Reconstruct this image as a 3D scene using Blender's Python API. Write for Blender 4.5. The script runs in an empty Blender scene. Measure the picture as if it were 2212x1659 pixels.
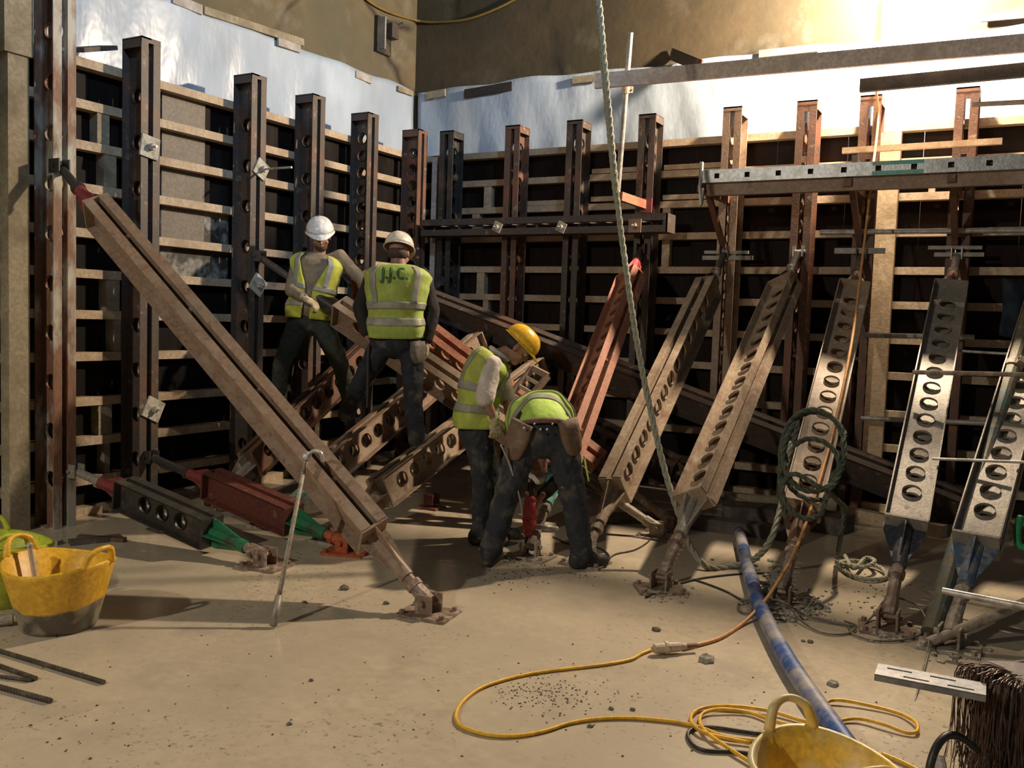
import bpy, bmesh, math, random
from mathutils import Vector, Matrix, Quaternion
from mathutils.bvhtree import BVHTree
random.seed(7)
SC = bpy.context.scene
COL = SC.collection
V = Vector

# ------------------------------------------------------------------ camera
F, CX, CY = 2000.0, 1106.0, 829.5
RM = Matrix(((0.86956502, -0.063422, 0.48972883),
             (0.49269171, 0.04446934, -0.86906694),
             (0.03334004, 0.99699555, 0.06991648)))
CAM = V((6.38649722, -9.00616945, 1.65))
cd = bpy.data.cameras.new('camera')
cd.sensor_width = 36.0
cd.lens = 36.0 * F / 2212.0
cd.clip_start = 0.05
cam = bpy.data.objects.new('camera', cd)
COL.objects.link(cam)
cam.matrix_world = Matrix.Translation(CAM) @ RM.to_4x4()
SC.camera = cam

def ray(px, py): return RM @ V(((px - CX) / F, -(py - CY) / F, -1.0))
def hit(px, py, ax, val):
    r = ray(px, py); return CAM + r * ((val - CAM[ax]) / r[ax])
def dep(px, py, d): return CAM + ray(px, py) * d
def flo(px, py, z=0.0): return hit(px, py, 2, z)

# ------------------------------------------------------------------ world + lights + exposure
SC.view_settings.view_transform = 'Standard'
SC.view_settings.look = 'None'
SC.view_settings.gamma = 1.0
SC.view_settings.use_curve_mapping = False
SC.view_settings.exposure = 0.0
w = bpy.data.worlds.new('world'); SC.world = w; w.use_nodes = True
w.node_tree.nodes['Background'].inputs[0].default_value = (0.62, 0.78, 1.0, 1)
w.node_tree.nodes['Background'].inputs[1].default_value = 0.05

def lamp(name, kind, loc, power, col, target=None, size=0.25, spot=None, blend=0.3):
    l = bpy.data.lights.new(name, kind); l.energy = power; l.color = col
    if kind in ('POINT', 'SPOT'): l.shadow_soft_size = size
    if kind == 'SPOT': l.spot_size = math.radians(spot); l.spot_blend = blend
    if kind == 'AREA': l.size = size
    o = bpy.data.objects.new(name, l); COL.objects.link(o); o.location = loc
    if target is not None:
        o.rotation_euler = (V(target) - V(loc)).to_track_quat('-Z', 'Y').to_euler()
    return o
# work lamp hung at the top of the right wall, above the walkway
LAMP1 = V((5.22, -0.33, 4.82))
lamp('wall_work_lamp_light', 'POINT', LAMP1, 1750, (1.0, 0.80, 0.58), size=0.09)
# tower lamp behind the photographer on the left
lamp('tower_lamp_light', 'SPOT', (2.0, -11.6, 4.5), 790, (1.0, 0.90, 0.74), (4.0, -6.0, 0.0), 0.10, 88, 0.55)
# added unseen fill high behind the photographer on the right, cools the left sheet
lamp('cold_fill_light', 'SPOT', (9.5, -8.5, 8.0), 2300, (0.45, 0.70, 1.0), (-.2, -2.2, 5.0), 0.35, 40, 0.7)

# ------------------------------------------------------------------ materials
def nd(nt, t, **kw):
    n = nt.nodes.new(t)
    for k, v in kw.items(): setattr(n, k, v)
    return n
MATS = {}
def mat(name, base, rough=0.6, metal=0.0, col2=None, scale=6.0, lo=0.45, hi=0.62, col3=None, scale3=14.0, lo3=0.55, hi3=0.68,
        bump=0.15, bscale=60.0, rough2=None, stretch=(1, 1, 1), fine=0.12, detail=6.0, spec=0.5, bdist=0.01, sheen=0.0):
    m = bpy.data.materials.new(name); m.use_nodes = True; nt = m.node_tree
    b = nt.nodes['Principled BSDF']; L = nt.links.new
    tc = nd(nt, 'ShaderNodeTexCoord'); mp = nd(nt, 'ShaderNodeMapping'); mp.inputs['Scale'].default_value = stretch
    L(tc.outputs['Object'], mp.inputs['Vector'])
    def noise(sc, det=detail):
        n = nd(nt, 'ShaderNodeTexNoise'); n.inputs['Scale'].default_value = sc; n.inputs['Detail'].default_value = det
        n.inputs['Roughness'].default_value = 0.6
        L(mp.outputs['Vector'], n.inputs['Vector']); return n
    def ramp(src, a, c):
        r = nd(nt, 'ShaderNodeMapRange'); r.inputs['From Min'].default_value = a; r.inputs['From Max'].default_value = c
        L(src, r.inputs['Value']); return r.outputs['Result']
    cur = None
    # fine value variation
    nf = noise(bscale * 0.6, 3); mf = nd(nt, 'ShaderNodeMix', data_type='RGBA', blend_type='MIX')
    d = [max(0.0, c * (1 - fine * 2)) for c in base]; u = [min(1.0, c * (1 + fine * 2)) for c in base]
    mf.inputs['A'].default_value = (*d, 1); mf.inputs['B'].default_value = (*u, 1)
    L(ramp(nf.outputs['Fac'], 0.3, 0.7), mf.inputs['Factor']); cur = mf.outputs['Result']
    rfac = None
    if col2 is not None:
        n2 = noise(scale); mx = nd(nt, 'ShaderNodeMix', data_type='RGBA'); rr = ramp(n2.outputs['Fac'], lo, hi)
        L(rr, mx.inputs['Factor']); L(cur, mx.inputs['A']); mx.inputs['B'].default_value = (*col2, 1); cur = mx.outputs['Result']; rfac = rr
    if col3 is not None:
        n3 = noise(scale3); mx = nd(nt, 'ShaderNodeMix', data_type='RGBA'); rr = ramp(n3.outputs['Fac'], lo3, hi3)
        L(rr, mx.inputs['Factor']); L(cur, mx.inputs['A']); mx.inputs['B'].default_value = (*col3, 1); cur = mx.outputs['Result']
    L(cur, b.inputs['Base Color'])
    b.inputs['Roughness'].default_value = rough; b.inputs['Metallic'].default_value = metal
    b.inputs['Specular IOR Level'].default_value = spec
    if sheen: b.inputs['Sheen Weight'].default_value = sheen
    if rough2 is not None and rfac is not None:
        mr = nd(nt, 'ShaderNodeMapRange'); mr.inputs['To Min'].default_value = rough; mr.inputs['To Max'].default_value = rough2
        L(rfac, mr.inputs['Value']); L(mr.outputs['Result'], b.inputs['Roughness'])
    if bump:
        nb = noise(bscale, 4); bp = nd(nt, 'ShaderNodeBump'); bp.inputs['Strength'].default_value = bump; bp.inputs['Distance'].default_value = bdist
        L(nb.outputs['Fac'], bp.inputs['Height']); L(bp.outputs['Normal'], b.inputs['Normal'])
    MATS[name] = m
    return m

MUD = (0.42, 0.33, 0.235)
RUST = (0.20, 0.075, 0.035)
mat('steel_dark', (0.07, 0.054, 0.045), 0.55, 0.0, (0.13, 0.065, 0.04), 5, .5, .66, (0.24, 0.19, 0.15), 11, .6, .74)
mat('steel_rust', (0.125, 0.07, 0.048), 0.6, 0.0, (0.20, 0.085, 0.048), 4, .45, .6, (0.34, 0.28, 0.22), 9, .6, .72)
mat('steel_white', (0.20, 0.10, 0.06), 0.6, 0.0, (0.45, 0.43, 0.37), 2.4, .47, .58, (0.10, 0.06, 0.045), 9, .58, .72, stretch=(1.6, 1.6, .55))
mat('steel_mud', (0.36, 0.27, 0.19), 0.62, 0.0, (0.22, 0.125, 0.08), 3.5, .52, .68, (0.46, 0.40, 0.32), 12, .55, .7)
mat('steel_brown', (0.27, 0.185, 0.13), 0.58, 0.0, (0.36, 0.28, 0.21), 4, .5, .66, (0.15, 0.085, 0.06), 13, .6, .72)
mat('steel_orange', (0.34, 0.15, 0.092), 0.5, 0.0, (0.22, 0.07, 0.045), 4, .52, .7, (0.40, 0.30, 0.23), 14, .64, .76)
mat('steel_redoxide', (0.13, 0.04, 0.028), 0.5, 0.0, (0.065, 0.028, 0.024), 4, .52, .7, (0.30, 0.22, 0.18), 12, .64, .76)
mat('steel_black', (0.035, 0.032, 0.028), 0.5, 0.0, (0.10, 0.07, 0.05), 5, .5, .68, (0.22, 0.18, 0.14), 14, .64, .76)
mat('steel_grey', (0.30, 0.27, 0.23), 0.5, 0.2, (0.40, 0.35, 0.28), 6, .5, .66, (0.15, 0.11, 0.08), 14, .6, .72)
mat('galvanised', (0.42, 0.43, 0.44), 0.38, 0.5, (0.30, 0.30, 0.29), 8, .5, .66, (0.42, 0.36, 0.28), 16, .62, .74)
mat('tube_light', (0.46, 0.44, 0.41), 0.4, 0.35, (0.30, 0.27, 0.24), 8, .52, .66)
mat('tube_mottled', (0.17, 0.15, 0.10), 0.5, 0.1, (0.10, 0.15, 0.17), 5, .5, .6, (0.36, 0.31, 0.22), 12, .57, .68)
mat('paint_red', (0.22, 0.04, 0.042), 0.5, 0, (0.16, 0.05, 0.04), 9, .55, .68)
mat('paint_pink', (0.62, 0.10, 0.11), 0.4, 0, (0.3, 0.06, 0.06), 12, .58, .7)
mat('paint_green', (0.02, 0.17, 0.075), 0.45, 0, (0.05, 0.07, 0.045), 8, .5, .66, MUD, 14, .64, .76)
mat('paint_turquoise', (0.10, 0.42, 0.38), 0.45, 0, (0.25, 0.38, 0.33), 8, .5, .66)
mat('paint_blue', (0.10, 0.15, 0.22), 0.45, 0, (0.30, 0.29, 0.27), 9, .48, .62, (0.06, 0.07, 0.09), 15, .6, .7)
mat('paint_navy', (0.04, 0.045, 0.065), 0.5, 0, (0.20, 0.17, 0.15), 9, .55, .68)
mat('paint_orange', (0.42, 0.10, 0.035), 0.5, 0, (0.32, 0.09, 0.04), 10, .5, .66)
mat('paint_drill', (0.60, 0.07, 0.075), 0.4, 0, (0.40, 0.10, 0.09), 12, .5, .66)
mat('jack_rust', (0.25, 0.17, 0.125), 0.55, 0.2, (0.42, 0.35, 0.28), 14, .5, .62, (0.12, 0.07, 0.05), 25, .6, .7, bump=.4, bscale=90)
mat('jack_mud', (0.37, 0.31, 0.24), 0.6, 0.0, (0.22, 0.17, 0.13), 14, .5, .62, bump=.4, bscale=70)
mat('timber', (0.46, 0.355, 0.245), 0.75, 0, (0.34, 0.245, 0.16), 4, .45, .65, (0.22, 0.15, 0.10), 3, .66, .8, stretch=(1, 1, 1), bump=.1)
mat('timber_fresh', (0.60, 0.45, 0.29), 0.75, 0, (0.46, 0.32, 0.19), 5, .48, .66, bump=.1)
mat('timber_old', (0.30, 0.255, 0.175), 0.8, 0, (0.19, 0.155, 0.10), 4, .45, .65, bump=.2)
mat('timber_grey', (0.42, 0.39, 0.36), 0.8, 0, (0.30, 0.27, 0.24), 6, .45, .65, bump=.15)
mat('timber_dark', (0.085, 0.07, 0.06), 0.8, 0, (0.14, 0.11, 0.09), 5, .45, .65, bump=.2)
mat('timber_shaded', (0.022, 0.018, 0.016), 0.8, 0, (0.035, 0.028, 0.024), 5, .45, .65, bump=.2)  # dark timber, blackened further: the strip's shadow is put into the colour
mat('ply_film', (0.009, 0.0065, 0.0058), 0.6, 0, (0.028, 0.022, 0.02), 3, .52, .72, (0.10, 0.095, 0.085), 7, .70, .85, stretch=(1, 1, .25), spec=.12)
mat('ply_red', (0.013, 0.0065, 0.0048), 0.6, 0, (0.022, 0.013, 0.011), 3, .52, .72, stretch=(1, 1, .3), spec=.12)
mat('ply_tan', (0.155, 0.13, 0.10), 0.6, 0, (0.11, 0.09, 0.07), 3, .48, .66, bump=.05)
mat('ply_splash', (0.03, 0.026, 0.022), 0.6, 0, (0.24, 0.225, 0.19), 6, .46, .58, (0.06, 0.05, 0.04), 14, .55, .66)
mat('tie_plate', (0.45, 0.43, 0.36), 0.75, 0, (0.28, 0.25, 0.20), 12, .5, .62, bump=.5, bscale=45)
mat('hivis', (0.50, 0.52, 0.05), 0.7, 0, (0.34, 0.35, 0.055), 5, .5, .72, bump=.25, bscale=14, bdist=.03, sheen=.2)
mat('hivis_lamplit', (0.46, 0.68, 0.10), 0.7, 0, (0.36, 0.55, 0.09), 5, .5, .72, bump=.25, bscale=14, bdist=.03, sheen=.2)  # brighter copy of the vest fabric, lamp light put into the colour
mat('hivis_green', (0.33, 0.43, 0.075), 0.7, 0, (0.30, 0.32, 0.07), 5, .5, .72, bump=.25, bscale=14, bdist=.03, sheen=.2)
mat('hivis_dirty', (0.42, 0.50, 0.075), 0.7, 0, (0.30, 0.31, 0.09), 5, .46, .66, bump=.3, bscale=14, bdist=.03)
mat('tape', (0.30, 0.30, 0.25), 0.5, 0, (0.23, 0.225, 0.18), 8, .5, .66, bump=.2, bscale=20)
mat('denim', (0.015, 0.019, 0.028), 0.85, 0, (0.10, 0.095, 0.085), 7, .55, .7, bump=.5, bscale=18, bdist=.03)
mat('denim_mud', (0.026, 0.031, 0.04), 0.85, 0, (0.13, 0.115, 0.09), 5.5, .52, .70, (0.28, 0.24, 0.19), 16, .66, .78, bump=.5, bscale=18, bdist=.03)
mat('trousers_green', (0.032, 0.038, 0.026), 0.85, 0, (0.085, 0.078, 0.058), 6, .55, .7, bump=.5, bscale=18, bdist=.03)
mat('jersey_khaki', (0.235, 0.185, 0.125), 0.9, 0, (0.16, 0.125, 0.085), 7, .5, .7, bump=.4, bscale=16, bdist=.03)
mat('jersey_black', (0.018, 0.015, 0.015), 0.9, 0, bump=.4, bscale=16, bdist=.03)
mat('shirt_white', (0.62, 0.55, 0.50), 0.85, 0, (0.50, 0.44, 0.39), 6, .5, .7, bump=.4, bscale=14, bdist=.03)
mat('skin', (0.32, 0.165, 0.11), 0.55, 0, (0.26, 0.125, 0.085), 9, .5, .7, bump=.05)
mat('hair', (0.016, 0.012, 0.012), 0.6, 0, bump=.4, bscale=120)
mat('stubble', (0.07, 0.042, 0.032), 0.8, 0, bump=.3, bscale=160)
mat('eye', (0.5, 0.48, 0.45), 0.2, 0, bump=0)
mat('iris', (0.02, 0.013, 0.01), 0.2, 0, bump=0)
mat('glove', (0.50, 0.41, 0.26), 0.85, 0, (0.33, 0.27, 0.18), 16, .5, .66, bump=.3, bscale=70)
mat('boot', (0.035, 0.032, 0.03), 0.7, 0, (0.16, 0.14, 0.11), 10, .5, .64, bump=.3)
mat('leather', (0.155, 0.095, 0.06), 0.7, 0, (0.23, 0.165, 0.115), 8, .5, .66, bump=.4, bscale=30)
mat('pouch_grey', (0.13, 0.115, 0.095), 0.8, 0, (0.2, 0.18, 0.15), 12, .5, .66, bump=.4, bscale=40)
mat('helmet_white', (0.72, 0.70, 0.68), 0.3, 0, (0.60, 0.57, 0.53), 7, .54, .7, bump=.02)
mat('helmet_cream', (0.66, 0.60, 0.50), 0.3, 0, (0.55, 0.48, 0.38), 7, .54, .7, bump=.02)
mat('helmet_yellow', (0.86, 0.50, 0.035), 0.3, 0, (0.72, 0.39, 0.03), 7, .54, .7, bump=.02)
mat('lettering', (0.02, 0.10, 0.055), 0.7, 0, bump=0)
mat('rope_green', (0.34, 0.345, 0.265), 0.85, 0, (0.43, 0.42, 0.34), 25, .5, .64, bump=.8, bscale=130)
mat('rope_dark', (0.085, 0.105, 0.075), 0.85, 0, (0.16, 0.17, 0.13), 25, .5, .64, bump=.8, bscale=130)
mat('cable_orange', (0.62, 0.30, 0.10), 0.5, 0, (0.55, 0.34, 0.18), 12, .5, .66, bump=.05)
mat('cable_yellow', (0.80, 0.46, 0.03), 0.45, 0, (0.60, 0.36, 0.07), 6, .56, .7, bump=.05)
mat('cable_black', (0.03, 0.03, 0.026), 0.45, 0, (0.14, 0.12, 0.09), 12, .55, .68, bump=.05)
mat('wire', (0.16, 0.14, 0.11), 0.5, 0.2, (0.30, 0.26, 0.2), 20, .5, .66, bump=0)
mat('tie_wire', (0.10, 0.06, 0.045), 0.45, 0.5, (0.16, 0.11, 0.085), 25, .5, .66, bump=0)
mat('pipe_blue', (0.035, 0.095, 0.30), 0.45, 0, (0.33, 0.31, 0.31), 4.5, .44, .60, bump=.15)
mat('connector', (0.58, 0.47, 0.33), 0.5, 0, (0.42, 0.30, 0.2), 20, .5, .64)
mat('connector_band', (0.20, 0.09, 0.05), 0.5, 0)
mat('rebar', (0.075, 0.06, 0.045), 0.6, 0.2, (0.15, 0.11, 0.08), 18, .5, .66, bump=.3)
mat('stone', (0.30, 0.27, 0.22), 0.8, 0, (0.42, 0.39, 0.34), 20, .5, .66, bump=.7, bscale=60)
mat('stone_dark', (0.10, 0.085, 0.065), 0.7, 0, (0.2, 0.17, 0.13), 20, .5, .66, bump=.7, bscale=60)
mat('slurry', (0.33, 0.30, 0.24), 0.35, 0, (0.20, 0.17, 0.13), 14, .5, .62, bump=.8, bscale=50)
mat('junk_dark', (0.06, 0.05, 0.04), 0.6, 0, (0.14, 0.115, 0.09), 8, .5, .66, (0.2, 0.09, 0.06), 5, .62, .74)
mat('cloth_navy', (0.012, 0.02, 0.035), 0.9, 0, (0.02, 0.04, 0.06), 7, .5, .66, bump=.4, bscale=20)
mat('strap_green', (0.02, 0.25, 0.09), 0.6, 0)
mat('bolt_metal', (0.55, 0.52, 0.48), 0.3, 0.7, bump=0)
mat('cable_wall', (0.20, 0.135, 0.03), 0.6, 0, bump=0)
mat('membrane', (0.41, 0.48, 0.57), 0.30, 0, (0.34, 0.41, 0.50), 1.6, .45, .7, (0.17, 0.18, 0.18), 3.3, .70, .80, bump=.28, bscale=2.0, bdist=.08, spec=.5, stretch=(1, 1, .55))
mat('bucket_lime', (0.55, 0.60, 0.05), 0.4, 0, (0.42, 0.46, 0.06), 7, .5, .66, bump=.03)

def bucket_mat(name, base, base2, zmud):
    m = mat(name, base, 0.42, 0, base2, 5, .5, .68, (0.30, 0.24, 0.16), 7, .66, .78, bump=.05)
    nt = m.node_tree; L = nt.links.new; b = nt.nodes['Principled BSDF']
    src = b.inputs['Base Color'].links[0].from_socket
    tc = nd(nt, 'ShaderNodeTexCoord'); sx = nd(nt, 'ShaderNodeSeparateXYZ'); L(tc.outputs['Object'], sx.inputs[0])
    n = nd(nt, 'ShaderNodeTexNoise'); n.inputs['Scale'].default_value = 6; n.inputs['Detail'].default_value = 5; L(tc.outputs['Object'], n.inputs['Vector'])
    a = nd(nt, 'ShaderNodeMath', operation='MULTIPLY_ADD'); a.inputs[1].default_value = 0.12; L(n.outputs['Fac'], a.inputs[0]); L(sx.outputs['Z'], a.inputs[2])
    r = nd(nt, 'ShaderNodeMapRange'); r.inputs['From Min'].default_value = zmud + .068; r.inputs['From Max'].default_value = zmud + .058; L(a.outputs[0], r.inputs['Value'])
    n2 = nd(nt, 'ShaderNodeTexNoise'); n2.inputs['Scale'].default_value = 9; L(tc.outputs['Object'], n2.inputs['Vector'])
    mm = nd(nt, 'ShaderNodeMix', data_type='RGBA'); mm.inputs['A'].default_value = (0.33, 0.29, 0.21, 1); mm.inputs['B'].default_value = (0.10, 0.085, 0.06, 1)
    r2 = nd(nt, 'ShaderNodeMapRange'); r2.inputs['From Min'].default_value = .42; r2.inputs['From Max'].default_value = .58; L(n2.outputs['Fac'], r2.inputs['Value']); L(r2.outputs[0], mm.inputs['Factor'])
    mx = nd(nt, 'ShaderNodeMix', data_type='RGBA'); L(r.outputs[0], mx.inputs['Factor']); L(src, mx.inputs['A']); L(mm.outputs['Result'], mx.inputs['B'])
    L(mx.outputs['Result'], b.inputs['Base Color'])
bucket_mat('bucket_yellow', (0.80, 0.46, 0.035), (0.66, 0.36, 0.04), 0.13)
mat('bucket_worn', (0.78, 0.50, 0.06), 0.45, 0, (0.66, 0.56, 0.30), 4, .42, .58, (0.34, 0.30, 0.24), 6, .62, .68, bump=.05)
mat('plate_grey', (0.20, 0.20, 0.215), 0.5, 0.3, (0.28, 0.265, 0.25), 9, .5, .66)
mat('plank_glare', (0.70, 0.60, 0.54), 0.8, 0, (0.56, 0.47, 0.42), 6, .48, .66, bump=.1)  # grey board wood made paler, veiling glare is put into the colour

def concrete_mat(name, c1, c2, c3):
    m = mat(name, c1, 0.85, 0, c2, 0.7, .42, .62, c3, 1.7, .56, .72, bump=.2, bscale=7, bdist=.03, fine=.08)
    nt = m.node_tree; L = nt.links.new; b = nt.nodes['Principled BSDF']
    src = b.inputs['Base Color'].links[0].from_socket
    tc = nd(nt, 'ShaderNodeTexCoord')
    nz = nd(nt, 'ShaderNodeTexNoise'); nz.inputs['Scale'].default_value = 1.1; L(tc.outputs['Object'], nz.inputs['Vector'])
    av = nd(nt, 'ShaderNodeMix', data_type='VECTOR'); av.inputs['Factor'].default_value = .35
    L(tc.outputs['Object'], av.inputs['A']); L(nz.outputs['Color'], av.inputs['B'])
    vo = nd(nt, 'ShaderNodeTexVoronoi', feature='DISTANCE_TO_EDGE'); vo.inputs['Scale'].default_value = 0.75; L(av.outputs['Result'], vo.inputs['Vector'])
    r = nd(nt, 'ShaderNodeMapRange'); r.inputs['From Min'].default_value = 0.0; r.inputs['From Max'].default_value = .03
    r.inputs['To Min'].default_value = 0.85; r.inputs['To Max'].default_value = 0; L(vo.outputs['Distance'], r.inputs['Value'])
    n4 = nd(nt, 'ShaderNodeTexNoise'); n4.inputs['Scale'].default_value = .9; L(tc.outputs['Object'], n4.inputs['Vector'])
    r4 = nd(nt, 'ShaderNodeMapRange'); r4.inputs['From Min'].default_value = .40; r4.inputs['From Max'].default_value = .50; L(n4.outputs['Fac'], r4.inputs['Value'])
    mu = nd(nt, 'ShaderNodeMath', operation='MULTIPLY'); L(r.outputs[0], mu.inputs[0]); L(r4.outputs[0], mu.inputs[1])
    mx = nd(nt, 'ShaderNodeMix', data_type='RGBA'); L(mu.outputs[0], mx.inputs['Factor']); L(src, mx.inputs['A']); mx.inputs['B'].default_value = (0.013, 0.010, 0.007, 1)
    L(mx.outputs['Result'], b.inputs['Base Color'])
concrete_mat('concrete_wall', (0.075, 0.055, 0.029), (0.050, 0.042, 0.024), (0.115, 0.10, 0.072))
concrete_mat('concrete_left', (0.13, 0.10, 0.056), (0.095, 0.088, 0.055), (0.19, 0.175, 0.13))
mat('concrete_pier', (0.21, 0.20, 0.10), 0.85, 0, (0.15, 0.15, 0.085), 1.4, .45, .6, bump=.3, bscale=12)

def floor_mat():
    m = mat('floor_slurry', (0.55, 0.465, 0.34), 0.34, 0, (0.475, 0.405, 0.305), 0.8, .4, .65, (0.42, 0.36, 0.275), 2.3, .55, .72, bump=.0, fine=.05, bscale=30, spec=.5)
    nt = m.node_tree; L = nt.links.new; b = nt.nodes['Principled BSDF']
    src = b.inputs['Base Color'].links[0].from_socket
    tc = nd(nt, 'ShaderNodeTexCoord')
    n = nd(nt, 'ShaderNodeTexNoise'); n.inputs['Scale'].default_value = 0.55; n.inputs['Detail'].default_value = 3; L(tc.outputs['Object'], n.inputs['Vector'])
    r = nd(nt, 'ShaderNodeMapRange'); r.inputs['From Min'].default_value = .38; r.inputs['From Max'].default_value = .62
    r.inputs['To Min'].default_value = .07; r.inputs['To Max'].default_value = .30; L(n.outputs['Fac'], r.inputs['Value']); L(r.outputs[0], b.inputs['Roughness'])
    # dark gritty patch with its own outline
    vs = nd(nt, 'ShaderNodeTexNoise'); vs.inputs['Scale'].default_value = 45; vs.inputs['Detail'].default_value = 4; L(tc.outputs['Object'], vs.inputs['Vector'])
    rs = nd(nt, 'ShaderNodeMapRange'); rs.inputs['From Min'].default_value = .60; rs.inputs['From Max'].default_value = .70; L(vs.outputs['Fac'], rs.inputs['Value'])
    n5 = nd(nt, 'ShaderNodeTexNoise'); n5.inputs['Scale'].default_value = 1.3; L(tc.outputs['Object'], n5.inputs['Vector'])
    r5 = nd(nt, 'ShaderNodeMapRange'); r5.inputs['From Min'].default_value = .50; r5.inputs['From Max'].default_value = .66; L(n5.outputs['Fac'], r5.inputs['Value'])
    mu = nd(nt, 'ShaderNodeMath', operation='MULTIPLY'); L(rs.outputs[0], mu.inputs[0]); L(r5.outputs[0], mu.inputs[1])
    mx = nd(nt, 'ShaderNodeMix', data_type='RGBA'); L(mu.outputs[0], mx.inputs['Factor']); L(src, mx.inputs['A']); mx.inputs['B'].default_value = (0.17, 0.14, 0.10, 1)
    L(mx.outputs['Result'], b.inputs['Base Color'])
    nb = nd(nt, 'ShaderNodeTexNoise'); nb.inputs['Scale'].default_value = 7; nb.inputs['Detail'].default_value = 5; L(tc.outputs['Object'], nb.inputs['Vector'])
    bp = nd(nt, 'ShaderNodeBump'); bp.inputs['Strength'].default_value = .10; bp.inputs['Distance'].default_value = .02
    L(nb.outputs['Fac'], bp.inputs['Height']); L(bp.outputs['Normal'], b.inputs['Normal'])
floor_mat()

# ------------------------------------------------------------------ mesh + object helpers
WM = {}
class MB:
    def __init__(s): s.v = []; s.f = []; s.m = []
    def add(s, vs, fs, mi=0):
        o = len(s.v); s.v += [V(p) for p in vs]; s.f += [tuple(i + o for i in f) for f in fs]; s.m += [mi] * len(fs); return s
    def bx(s, a, b, mi=0):
        x0, y0, z0 = a; x1, y1, z1 = b
        vs = [(x0, y0, z0), (x1, y0, z0), (x1, y1, z0), (x0, y1, z0), (x0, y0, z1), (x1, y0, z1), (x1, y1, z1), (x0, y1, z1)]
        return s.add(vs, [(3, 2, 1, 0), (4, 5, 6, 7), (0, 1, 5, 4), (1, 2, 6, 5), (2, 3, 7, 6), (3, 0, 4, 7)], mi)
    def obx(s, c, ax, ay, az, h, mi=0):           # oriented box: centre, unit axes, half sizes
        c = V(c); ax, ay, az = V(ax) * h[0], V(ay) * h[1], V(az) * h[2]
        vs = [c - ax - ay - az, c + ax - ay - az, c + ax + ay - az, c - ax + ay - az, c - ax - ay + az, c + ax - ay + az, c + ax + ay + az, c - ax + ay + az]
        return s.add(vs, [(3, 2, 1, 0), (4, 5, 6, 7), (0, 1, 5, 4), (1, 2, 6, 5), (2, 3, 7, 6), (3, 0, 4, 7)], mi)
    def beam(s, p0, p1, wdt, hgt, up=(0, 0, 1), mi=0):   # rectangular bar between points
        p0, p1 = V(p0), V(p1); d = p1 - p0; L = d.length; d.normalize(); up = V(up)
        sx = d.cross(up)
        if sx.length < 1e-4: sx = d.cross(V((1, 0, 0)))
        sx.normalize(); u = sx.cross(d).normalized()
        return s.obx((p0 + p1) / 2, sx, d, u, (wdt / 2, L / 2, hgt / 2), mi)
    def tube(s, p0, p1, r0, r1=None, n=12, mi=0, caps=True):
        p0, p1 = V(p0), V(p1); r1 = r0 if r1 is None else r1
        d = (p1 - p0).normalized(); a = d.orthogonal().normalized(); b = d.cross(a)
        vs = []
        for p, r in ((p0, r0), (p1, r1)):
            for i in range(n):
                t = 2 * math.pi * i / n; vs.append(p + a * (r * math.cos(t)) + b * (r * math.sin(t)))
        fs = [(i, (i + 1) % n, n + (i + 1) % n, n + i) for i in range(n)]
        if caps: fs += [tuple(range(n - 1, -1, -1)), tuple(range(n, 2 * n))]
        return s.add(vs, fs, mi)
    def sweep(s, pts, r, n=7, mi=0, twist=0.0, sub=6, closed=False):
        P = smooth_path(pts, sub) if sub > 1 else [V(p) for p in pts]
        up = None; rings = []
        N = len(P)
        for i, p in enumerate(P):
            d = (P[min(i + 1, N - 1)] - P[max(i - 1, 0)])
            d = d.normalized() if d.length > 1e-9 else V((0, 0, 1))
            if up is None: up = d.orthogonal().normalized()
            up = (up - d * up.dot(d)); up = up.normalized() if up.length > 1e-6 else d.orthogonal().normalized()
            b = d.cross(up); rr = r(i / (N - 1)) if callable(r) else r
            rings.append([p + up * (rr * math.cos(2 * math.pi * k / n + twist * i)) + b * (rr * math.sin(2 * math.pi * k / n + twist * i)) for k in range(n)])
        vs = [q for ring in rings for q in ring]; fs = []
        for i in range(N - 1):
            for k in range(n): fs.append((i * n + k, i * n + (k + 1) % n, (i + 1) * n + (k + 1) % n, (i + 1) * n + k))
        fs += [tuple(range(n - 1, -1, -1)), tuple((N - 1) * n + k for k in range(n))]
        return s.add(vs, fs, mi)
    def prism(s, poly, off, mi=0):                 # polygon (3D points) extruded by off
        n = len(poly); poly = [V(p) for p in poly]; off = V(off)
        vs = poly + [p + off for p in poly]
        fs = [tuple(range(n - 1, -1, -1)), tuple(range(n, 2 * n))] + [(i, (i + 1) % n, n + (i + 1) % n, n + i) for i in range(n)]
        return s.add(vs, fs, mi)
    def ball(s, c, r, n=10, m=7, mi=0, axes=None):
        c = V(c); r = (r, r, r) if not hasattr(r, '__len__') else r
        ax = axes or (V((1, 0, 0)), V((0, 1, 0)), V((0, 0, 1)))
        vs = [c + ax[2] * r[2]]
        for j in range(1, m):
            t = math.pi * j / m
            for i in range(n):
                p = 2 * math.pi * i / n
                vs.append(c + ax[0] * (r[0] * math.sin(t) * math.cos(p)) + ax[1] * (r[1] * math.sin(t) * math.sin(p)) + ax[2] * (r[2] * math.cos(t)))
        vs.append(c - ax[2] * r[2]); L = len(vs) - 1; fs = []
        for i in range(n): fs.append((0, 1 + i, 1 + (i + 1) % n)); fs.append((L, L - n + (i + 1) % n, L - n + i))
        for j in range(m - 2):
            for i in range(n):
                a = 1 + j * n; fs.append((a + i, a + n + i, a + n + (i + 1) % n, a + (i + 1) % n))
        return s.add(vs, fs, mi)
    def capsule(s, p0, p1, r0, r1, n=12):
        s.tube(p0, p1, r0, r1, n); s.ball(p0, r0, n, 8); s.ball(p1, r1, n, 8); return s
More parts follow.
